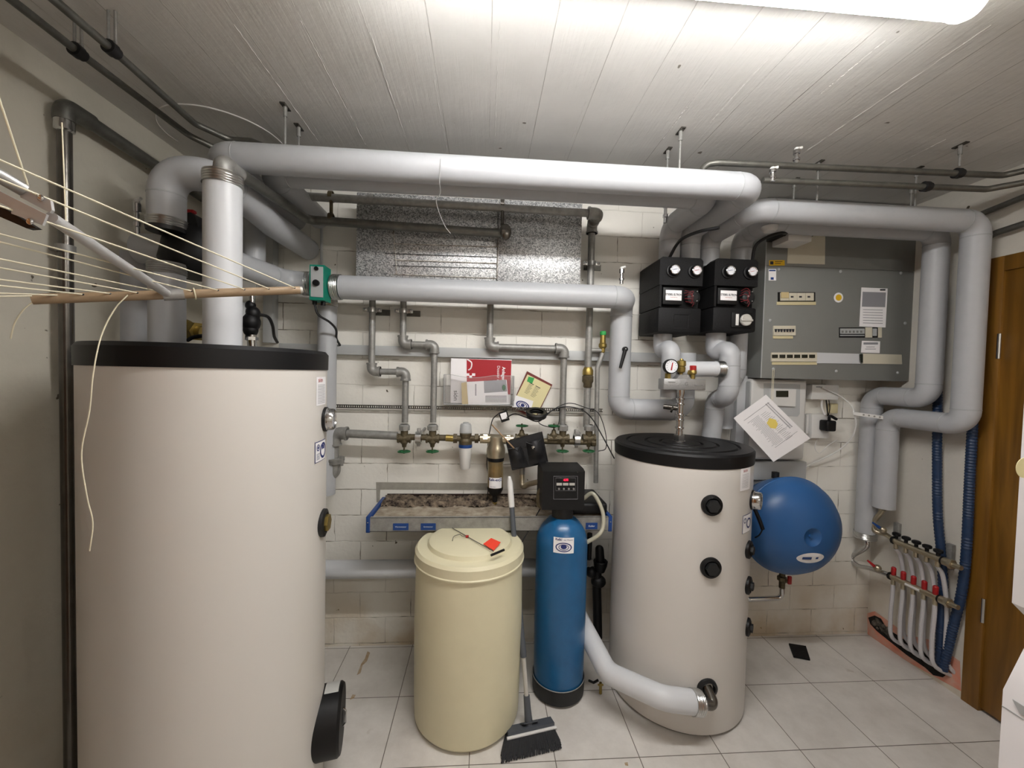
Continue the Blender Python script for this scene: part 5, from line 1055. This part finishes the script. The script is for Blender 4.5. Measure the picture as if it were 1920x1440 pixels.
one('white_lead', MB().tube(bez([at(1541, 750, 1.90), at(1541, 765, 1.90), at(1547, 778, 1.89)], 5), .005, 8), 'white', 'short thick white lead between network box and wall socket', 'cable')
one('cream_junction', MB().box(at(1558, 775, 1.92)-V((0, 0, 0)), at(1572, 757, 1.92)+V((0, .024, 0)), .003), 'marker', 'small cream coloured wall junction right of the wall socket', 'junction')
one('white_cable', MB().tube(bez([at(1541, 726, 1.875), at(1577, 744, 1.88), at(1597, 762, 1.86), at(1602, 778, 1.84), at(1605, 797, 1.84), at(1596, 822, 1.86), at(1570, 846, 1.90), at(1530, 866, 1.92), at(1495, 884, 1.93)], 8), .0038, 8), 'white', 'white cable looping from network box around the corner pipe', 'cable')
one('thin_white_cable', MB().tube(bez([at(1532, 823, 1.91), at(1528, 840, 1.91), at(1537, 850, 1.91), at(1552, 836, 1.91), at(1570, 824, 1.91)], 6), .0018, 6), 'white', 'thin white wire hanging in loop below the wall socket', 'cable')
xx0 = atX(1602, 776, 1.92); 
ps = MB(); A_ = at(1600, 775, 1.83); B_ = atX(1656, 783, 1.915)
ps.slab([A_+V((0, 0, -.008)), B_+V((0, 0, -.008)), B_+V((0, 0, .008)), A_+V((0, 0, .008))], (-.7, -.7, 0), .0015)
sp_ = thing('hole_strap', 'white perforated strap across the two grey corner pipes', 'strap', A_); obj('band', ps, 'white', sp_)
for k in range(4): c_ = A_+(B_-A_)*(.35+.18*k)+V((-.0015, -.0015, 0)); obj('hole', MB().cyl(c_, c_+V((-.001, -.001, 0)), .004, n=12), 'galv', sp_)

# ------------------------------------------------------------------ corner manifold on the right wall
XM = 1.985
def man(name, label, p0, p1, caps, m0):
    t = thing(name, label, 'manifold', p0-V((0, 0, .03))); d = (p1-p0)
    obj('bar', MB().tube([p0, p1], .0135, 16), 'nickel', t)
    obj('end_piece', MB().cyl(p1, p1+d*.10, .017).hexn(p1+d*.10, p1+d*.16, .021).cyl(p1+d*.16, p1+d*.3, .010), 'nickel', t)
    obj('collar', MB().cyl(p0-d*.02, p0+d*.02, .018), 'black', t); obj('collar', MB().cyl(p1-d*.03, p1, .018), 'black', t); return t, d
pA, pB_ = atX(1676, 1013, XM), atX(1770, 1052, XM); tA, dA = man('heating_manifold', 'upper nickel manifold bar with black knobs on the right wall', pA, pB_, 5, 0)
pC, pD = atX(1670, 1080, XM), atX(1764, 1124, XM); tB, dB = man('heating_manifold', 'lower nickel manifold bar with red flow meters on the right wall', pC, pD, 5, 0)
for i in range(5):
    p = pA+dA*(.05+.21*i); k = obj('knob', MB().lathe([(.007, .010), (.007, .024), (.012, .026), (.0165, .029), (.0165, .038), (.012, .041), (0, .042)], p, (0, 0, 1), 12), 'black', tA)
    obj('outlet', MB().cyl(p, p-V((0, 0, .035)), .009), 'nickel', tA)
    p = pC+dB*(.06+.21*i); obj('flow_meter', MB().lathe([(.008, .010), (.010, .013), (.010, .045), (.006, .05), (0, .05)], p, (0, 0, 1), 12), 'red', tB)
    obj('outlet', MB().cyl(p, p-V((0, 0, .035)), .009), 'nickel', tB)
obj('type_label', MB().tube([pC+dB*.36+V((-.012, -.002, 0)), pC+dB*.64+V((-.012, -.002, 0))], .006, 8), 'white', tB)
gx = 'white heating hoses dropping from the corner manifolds'
ords = ['first', 'second', 'third', 'fourth', 'fifth']
for i in range(5):
    p = pC+dB*(.06+.21*i)-V((0, 0, .035)); e = V((XR+.02, p.y-.012, .06)); 
    one('heating_hose', MB().tube(bez([p, p-V((0, 0, .05)), V((p.x-.004, p.y, .20)), V((p.x+.006, p.y-.006, .11)), e], 6), .0085, 10), 'hosew', 'white heating hose, %s from the corner in the front row' % ords[i], 'hose', gx)
    p = pA+dA*(.05+.21*i)-V((0, 0, .035)); X2 = 2.025
    one('heating_hose', MB().tube(bez([p, V((X2-.01, p.y, p.z-.05)), V((X2+.002, p.y-.012, .35)), V((X2+.004, p.y-.016, .15)), V((XR+.02, p.y-.022, .07))], 6), .0085, 10), 'hosew', 'white heating hose, %s from the corner in rear row under knobs' % ords[i], 'hose', gx)
def steelhose(name, label, pts, r, m='chrome'): return one(name, MB().tube(bez(pts, 6), r, 12), m, label, 'pipe')
steelhose('flexible_connector', 'chrome connector curving from corner pipe to lower manifold', [V((XV, 1.885, .545)), V((XV, 1.875, .50)), atX(1597, 1045, XV), atX(1608, 1060, XV), atX(1632, 1066, XV), atX(1668, 1078, XM)], .011)
steelhose('flexible_connector', 'nickel connector from short corner pipe to upper manifold', [V((XV, 1.80, atX(1652, 950, XV).z-.01)), atX(1638, 980, XV), atX(1640, 995, XV), atX(1660, 1002, XM), atX(1672, 1010, XM)], .011, 'nickel')
for (x, y, m, lab) in ((1645, 1060, 'red', 'red lever valve on feed to the lower manifold'), (1655, 988, 'lblue', 'blue lever valve on feed to the upper manifold')):
    p = atX(x, y+5, XV-.005); t = thing('lever_valve', lab, 'valve', p-V((0, 0, .015))); obj('body', MB().sph(p, .017), 'nickel', t); obj('lever', MB().tube([p+V((-.012, 0, .006)), p+V((-.018, .035, .022))], [.008, .004], 8), m, t)
for (x, y, lab) in ((1683, 985, 'left'), (1783, 1025, 'right')):
    p = atX(x, y, 2.05); one('manifold_bracket', MB().box(p-V((.01, .012, .10)), p+V((.008, .012, .012)), .002), 'galv', 'galvanised bracket behind the %s end of the upper manifold' % lab, 'bracket')
XH = 2.032
def ribbed(label, pts, r):
    P = bez(pts, 10); Q = []; 
    for a_, b_ in zip(P, P[1:]):
        k = max(1, int((b_-a_).length/.006)); Q += [a_+(b_-a_)*(j/k) for j in range(k)]
    Q.append(P[-1]); rr = [r*(1+.07*(1 if i % 2 else -1)) for i in range(len(Q))]
    return one('blue_hose', MB().tube(Q, rr, 12), 'hoseb', label, 'hose')
ribbed('blue ribbed hose behind the grey pipes on the right wall', [atX(1757, 560, XH), atX(1758, 700, XH), atX(1757, 850, XH), atX(1758, 960, XH), atX(1764, 1030, XH), atX(1768, 1100, XH), atX(1764, 1190, XH), atX(1762, 1245, XH)], .016)
ribbed('blue ribbed hose running down beside the wooden door frame', [atX(1836, 545, XH), atX(1826, 750, XH), atX(1818, 900, XH), atX(1812, 1030, XH), atX(1803, 1110, XH), atX(1786, 1180, XH), atX(1768, 1255, XH)], .016)
# opening in the wall over the floor with orange paint around it
spx = [(1626, 1150), (1640, 1146), (1660, 1160), (1700, 1190), (1745, 1200), (1800, 1240), (1802, 1296), (1740, 1262), (1680, 1228), (1627, 1190)]
struct('trim_13', MB().slab([atX(x, y, XR-.0005) for x, y in spx], (-1, 0, 0), .0006), 'spray')
hpx = [(1628, 1158), (1640, 1154), (1652, 1160), (1660, 1174), (1672, 1184), (1700, 1202), (1735, 1218), (1760, 1225), (1778, 1245), (1778, 1262), (1768, 1270), (1750, 1266), (1735, 1252), (1700, 1228), (1670, 1204), (1645, 1184), (1632, 1170)]
struct('trim_14', MB().slab([atX(x, y, XR-.002) for x, y in hpx], (-1, 0, 0), .0008), 'hole')
rb = MB()
for i in range(26):
    t = random.random(); p = atX(1636+34*t+random.uniform(-4, 6), 1164+24*t+random.uniform(-4, 5), XR-.008); rb.sph(p, random.uniform(.006, .014), (.6, 1, 1), 7)
tag(obj('wall_rubble', rb, 'rubble', kind='stuff'), 'broken masonry rubble in wall opening near the corner floor', 'rubble', kind='stuff')

# ------------------------------------------------------------------ ceiling pipes and hangers
def clamp(parent, c, ax, r): obj('clamp', MB().lathe([(r, -.012), (r+.007, -.012), (r+.007, .004), (r+.004, .004), (r+.004, .014), (r, .014)], c, ax, 20), 'rubber', parent)
zc1 = 2.12
xl1, xl2 = -1.025, -.93
La = gpipe('thin steel pipe under ceiling nearest to the left wall', [(-1.035, -.9, zc1), (-1.02, 1.08, zc1), (-.985, 1.40, zc1-.015), (-.93, 1.44, zc1-.03)], .0095, 'steel', False, bend=.04)
Lb = gpipe('thin steel pipe under ceiling, right of the wall side one', [(-.93, -.9, 2.11), (-.915, 1.05, 2.11), (-.925, 1.34, 2.11), (-.87, 1.42, 2.11), (-.80, 1.42, 2.11), (-.74, 1.42, 2.09)], .0095, 'steel', False, bend=.035)
clamp(La, V((-1.02, 1.08, zc1)), (0, 1, 0), .0095); clamp(Lb, V((-.915, 1.05, 2.11)), (0, 1, 0), .0095)
Ra = gpipe('upper thin steel pipe under the ceiling at the right', [at(1312, 330, 1.37), at(1322, 308, 1.37), at(1345, 305, 1.36), at(1880, 329, 1.33), (2.03, 1.20, 2.12), (2.03, -.5, 2.12)], .0105, 'steel', False, bend=.04)
Rb = gpipe('lower thin steel pipe under the ceiling at the right', [at(1430, 338, 1.36), at(1850, 355, 1.34), (1.98, 1.24, 2.07), (2.03, 1.15, 2.07), (2.03, -.5, 2.07)], .0105, 'steel', False, bend=.04)
clamp(Ra, at(1797, 325, 1.335), (1, 0, 0), .0105); clamp(Rb, at(1737, 350, 1.345), (1, 0, 0), .0105)
gpipe('steel pipe sloping along top of the right wall from the tee', [atX(1838, 402, 2.035), atX(1925, 367, 2.035), (2.035, .6, atX(1838, 402, 2.035).z)], .0115, 'steel', False)
gs = gpipe('steel pipe with elbow dropping to the blue hose by the door', [atX(1838, 545, 2.03), atX(1842, 445, 2.03), atX(1925, 418, 2.03), (2.03, .4, atX(1842, 445, 2.03).z+.01)], .0125, 'steel', False, bend=.05)
obj('press_fitting', MB().cyl(atX(1838, 548, 2.03), atX(1839, 515, 2.03), .015), 'chrome', gs)
lab = ['over left end of the front pipe', 'over left end of the second pipe', 'over right part of the front pipe', 'over right part of the second pipe', 'above cabinet, the nearer one', 'above cabinet, nearest the wall', 'beside the tall right pipe elbow', 'over rear cabinet pipe at the right', 'holding upper right thin pipe']
hg = [(-.666, 1.37, zA+.046), (-.673, 1.48, zB+.046), (.66, 1.36, zA+.046), (.671, 1.48, zB+.046), (1.29, 1.50, zR+.043), (1.305, 1.64, zR2+.043), (1.706, 1.50, zR+.043), (1.834, 1.63, zR2+.043), (1.682, 1.335, 2.125)]
for (x, y, z_), l_ in zip(hg, lab):
    t = thing('ceiling_hanger', 'threaded steel hanger rod '+l_, 'hanger', (x, y, z_), 'threaded hanger rods fixed to the ceiling')
    obj('rod', MB().cyl((x, y, z_), (x, y, ZC-.002), .0036, n=8), 'galv', t); obj('socket', MB().cyl((x, y, ZC-.035), (x, y, ZC-.003), .0065, n=10), 'galv', t)
    obj('base_plate', MB().box((x-.008, y-.022, ZC-.004), (x+.008, y+.022, ZC-.0005)), 'dsteel', t)
for (x, y, z_, l_) in ((-1.02, 1.08, zc1+.014, 'holding the wall side ceiling pipe at left'), (-.915, 1.05, 2.124, 'holding the other ceiling pipe at left')):
    t = thing('ceiling_hanger', 'twin rod steel hanger '+l_, 'hanger', (x, y, z_), 'threaded hanger rods fixed to the ceiling')
    obj('rod', MB().cyl((x-.008, y, z_), (x-.008, y, ZC-.001), .003, n=8).cyl((x+.008, y, z_+.004), (x+.008, y, ZC-.001), .003, n=8).box((x-.011, y-.003, z_-.002), (x+.011, y+.003, z_+.006)), 'galv', t)
# steel pipe on the left wall
XP = -1.195; lpz = atX(118, 205, XP).z
ls = thing('steel_riser', 'thick vertical steel pipe on the left wall with elbow', 'pipe', (XP, 1.225, 0))
obj('riser', MB().tube([(XP, 1.225, .0), (XP, 1.225, lpz)], .016, 18), 'dsteel', ls)
obj('elbow', MB().tube([(XP, 1.225, lpz-.03), (XP, 1.225, lpz+.012), (XP, 1.30, lpz+.012)], .024, 18, .03), 'steel', ls)
obj('collar', MB().lathe([(.016, 0), (.022, .004), (.022, .03), (.016, .034)], (XP, 1.225, lpz-.06), (0, 0, 1), 20), 'chrome', ls)
obj('horizontal_run', MB().tube([(XP, 1.28, lpz+.012), (XP, 1.92, lpz-.01)], .020, 18), 'steel', ls)
c_ = V((XP, 1.225, atX(100, 460, XP).z)); obj('wall_clamp', MB().lathe([(.017, -.01), (.021, -.01), (.021, .01), (.017, .01)], c_, (0, 0, 1), 20).cyl(c_, V((XL, 1.225, c_.z)), .005), 'galv', ls)

# ------------------------------------------------------------------ clothes airer
ai = thing('clothes_airer', 'wall mounted clothes airer with beige tube and cream lines at left', 'clothes airer', at(300, 550, .93))
YL, YR_ = .80, 1.06; b0, b1_ = at(60, 561, YL), at(562, 544, YR_)
bl = lambda x: (lambda s: b0+(b1_-b0)*s)(((x-60)/(562-60))**1.0*(YL/ (YL+(YR_-YL)*((x-60)/502)))**0+0)
def onbar(x):                                 # point of the tube under picture column x
    lo, hi = -.1, 1.1
    for _ in range(40):
        m_ = (lo+hi)/2; P_ = b0+(b1_-b0)*m_-ORG; px = 960+FPX*P_.dot(rt)/P_.dot(fw)
        if px < x: lo = m_
        else: hi = m_
    return b0+(b1_-b0)*lo
obj('tube', MB().tube([b0, b1_], .0098, 20), 'bar', ai)
obj('end_plug', MB().cyl(b1_, b1_+(b1_-b0).normalized()*.006, .0085), 'handle', ai)
arm0, arm1 = at(-60, 345, .42), onbar(318)+V((0, -.006, 0)); 
a1 = at(95, 408, .62)
obj('arm', MB().tube([a1, arm1], .0085, 14), 'alu', ai)
obj('arm_sleeve', MB().cyl(onbar(305), onbar(345), .0125), 'alutube', ai)
obj('upper_arm', MB().tube([at(-80, 285, .55), at(46, 357, .60)], .0092, 16), 'alutube', ai)
q_ = MB(); q_.slab([at(x, y, .60) for x, y in [(47, 352), (100, 378), (103, 396), (99, 401), (44, 372)]], (0, -1, 0), .004); obj('pivot_plate', q_, 'alu', ai)
q_ = MB(); q_.slab([at(x, y, .58) for x, y in [(-80, 315), (0, 358), (30, 373), (92, 404), (84, 424), (26, 402), (26, 392), (-80, 340)]], (0, -1, 0), .003); obj('joint_block', q_, 'alu', ai)
q_ = MB(); q_.slab([at(x, y, .60) for x, y in [(-80, 370), (0, 385), (26, 398), (80, 431), (62, 432), (0, 405), (-80, 385)]], (0, -1, 0), .008); obj('lower_clip', q_, 'black', ai)
for (x, y) in ((76, 371), (56, 415)): c_ = at(x, y, .594 if y < 400 else .573); obj('rivet', MB().sph(c_, .0045, (1, .5, 1), 12), 'chrome', ai)
for (xa, ya, xb, Y0) in ((-150, 235, 556, .50), (-150, 275, 508, .50), (-150, 335, 463, .50), (-150, 400, 414, .55), (-150, 415, 365, .55), (-150, 455, 310, .58), (-150, 475, 265, .6), (-150, 505, 215, .62), (-150, 520, 165, .64), (-150, 545, 117, .66), (-150, 558, 70, .68)):
    e = onbar(xb); s_ = at(xa, ya, Y0); obj('line', MB().tube([s_, e+V((0, -.009, .004))], .0014, 6), 'line', ai)
    if xb > 160: obj('line_hole', MB().sph(e+V((0, -.0095, .003)), .0024, n=8), 'rubber', ai)
obj('pull_cord', MB().tube([at(-10, 160, .55), at(53, 350, .60)], .0012, 6), 'line', ai)
obj('second_cord', MB().tube([at(116, 230, .74), at(124, 424, .70)], .0010, 6), 'line', ai)
obj('line_loop', MB().torus(onbar(365), (b1_-b0), .012, .0013, 20, 6), 'line', ai)
obj('loose_end', MB().tube(bez([onbar(70), at(45, 580, .79), at(28, 605, .79), at(20, 635, .79)], 6), .0012, 6), 'line', ai)
obj('long_loose_end', MB().tube(bez([onbar(248)+V((0, -.01, 0)), at(215, 580, .83), at(190, 630, .80), at(175, 700, .78), at(168, 770, .78), at(153, 850, .78), at(163, 930, .78), at(174, 980, .78), at(168, 1033, .78)], 6), .0012, 6), 'line', ai)

# ------------------------------------------------------------------ washing machine at right edge
wx, wy = .90, .607; wm = thing('washing_machine', 'white washing machine with raised lid cut off by the right edge', 'washing machine', (wx+.3, wy-.3, 0))
zf = atX(1880, 1292, wx).z; pT = atX(1917, 1213, wx+.035)
b_ = MB(); b_.slab([(wx, wy, 0), (wx, wy, zf), (pT.x, wy, pT.z), (wx+.60, wy, pT.z), (wx+.60, wy, 0)], (0, -1, 0), .58); obj('body', b_, 'appl', wm)
obj('seam', MB().box((wx-.0006, wy-.58, zf-.030), (wx+.0005, wy, zf-.028)), 'cab2', wm)
gy = atX(1900, 1305, wx).y; obj('handle_recess', MB().slab([(wx-.001, gy, zf-.006), (wx-.001, gy-.2, zf-.006), (wx-.001, gy-.2, zf-.022), (wx-.001, gy-.01, zf-.022)], (-1, 0, 0), .0008), 'cab2', wm)
l0, l1 = atX(1897, 1132, wx+.02), atX(1905, 712, wx+.02); ly = l0.y
ld = obj('lid', MB().slab([(l0.x+.03, ly, l0.z-.025), (l0.x, ly, l0.z+.002), (l0.x, ly, l1.z), (l0.x+.5, ly, l1.z), (l0.x+.5, ly, l0.z-.08)], (0, -1, 0), .03), 'appl', wm)
sp_ = at(1922, 877, ly-.031); obj('sticker', MB().cyl(sp_, sp_-V((0, .0008, 0)), .017, n=28), 'paper2', ld)
obj('lid_hinge', MB().box((l0.x+.05, ly-.03, pT.z-.01), (l0.x+.45, ly-.005, l0.z-.02)), 'cab2', wm)

# dark pad on floor
pd = [atZ(x, y, .006) for x, y in ((1479, 1207), (1511, 1212), (1519, 1237), (1488, 1231))]
one('floor_pad', MB().slab([V((p.x, p.y, .001)) for p in pd], (0, 0, 1), .008), 'blackm', 'small black pad lying on tiles right of buffer tank', 'pad')
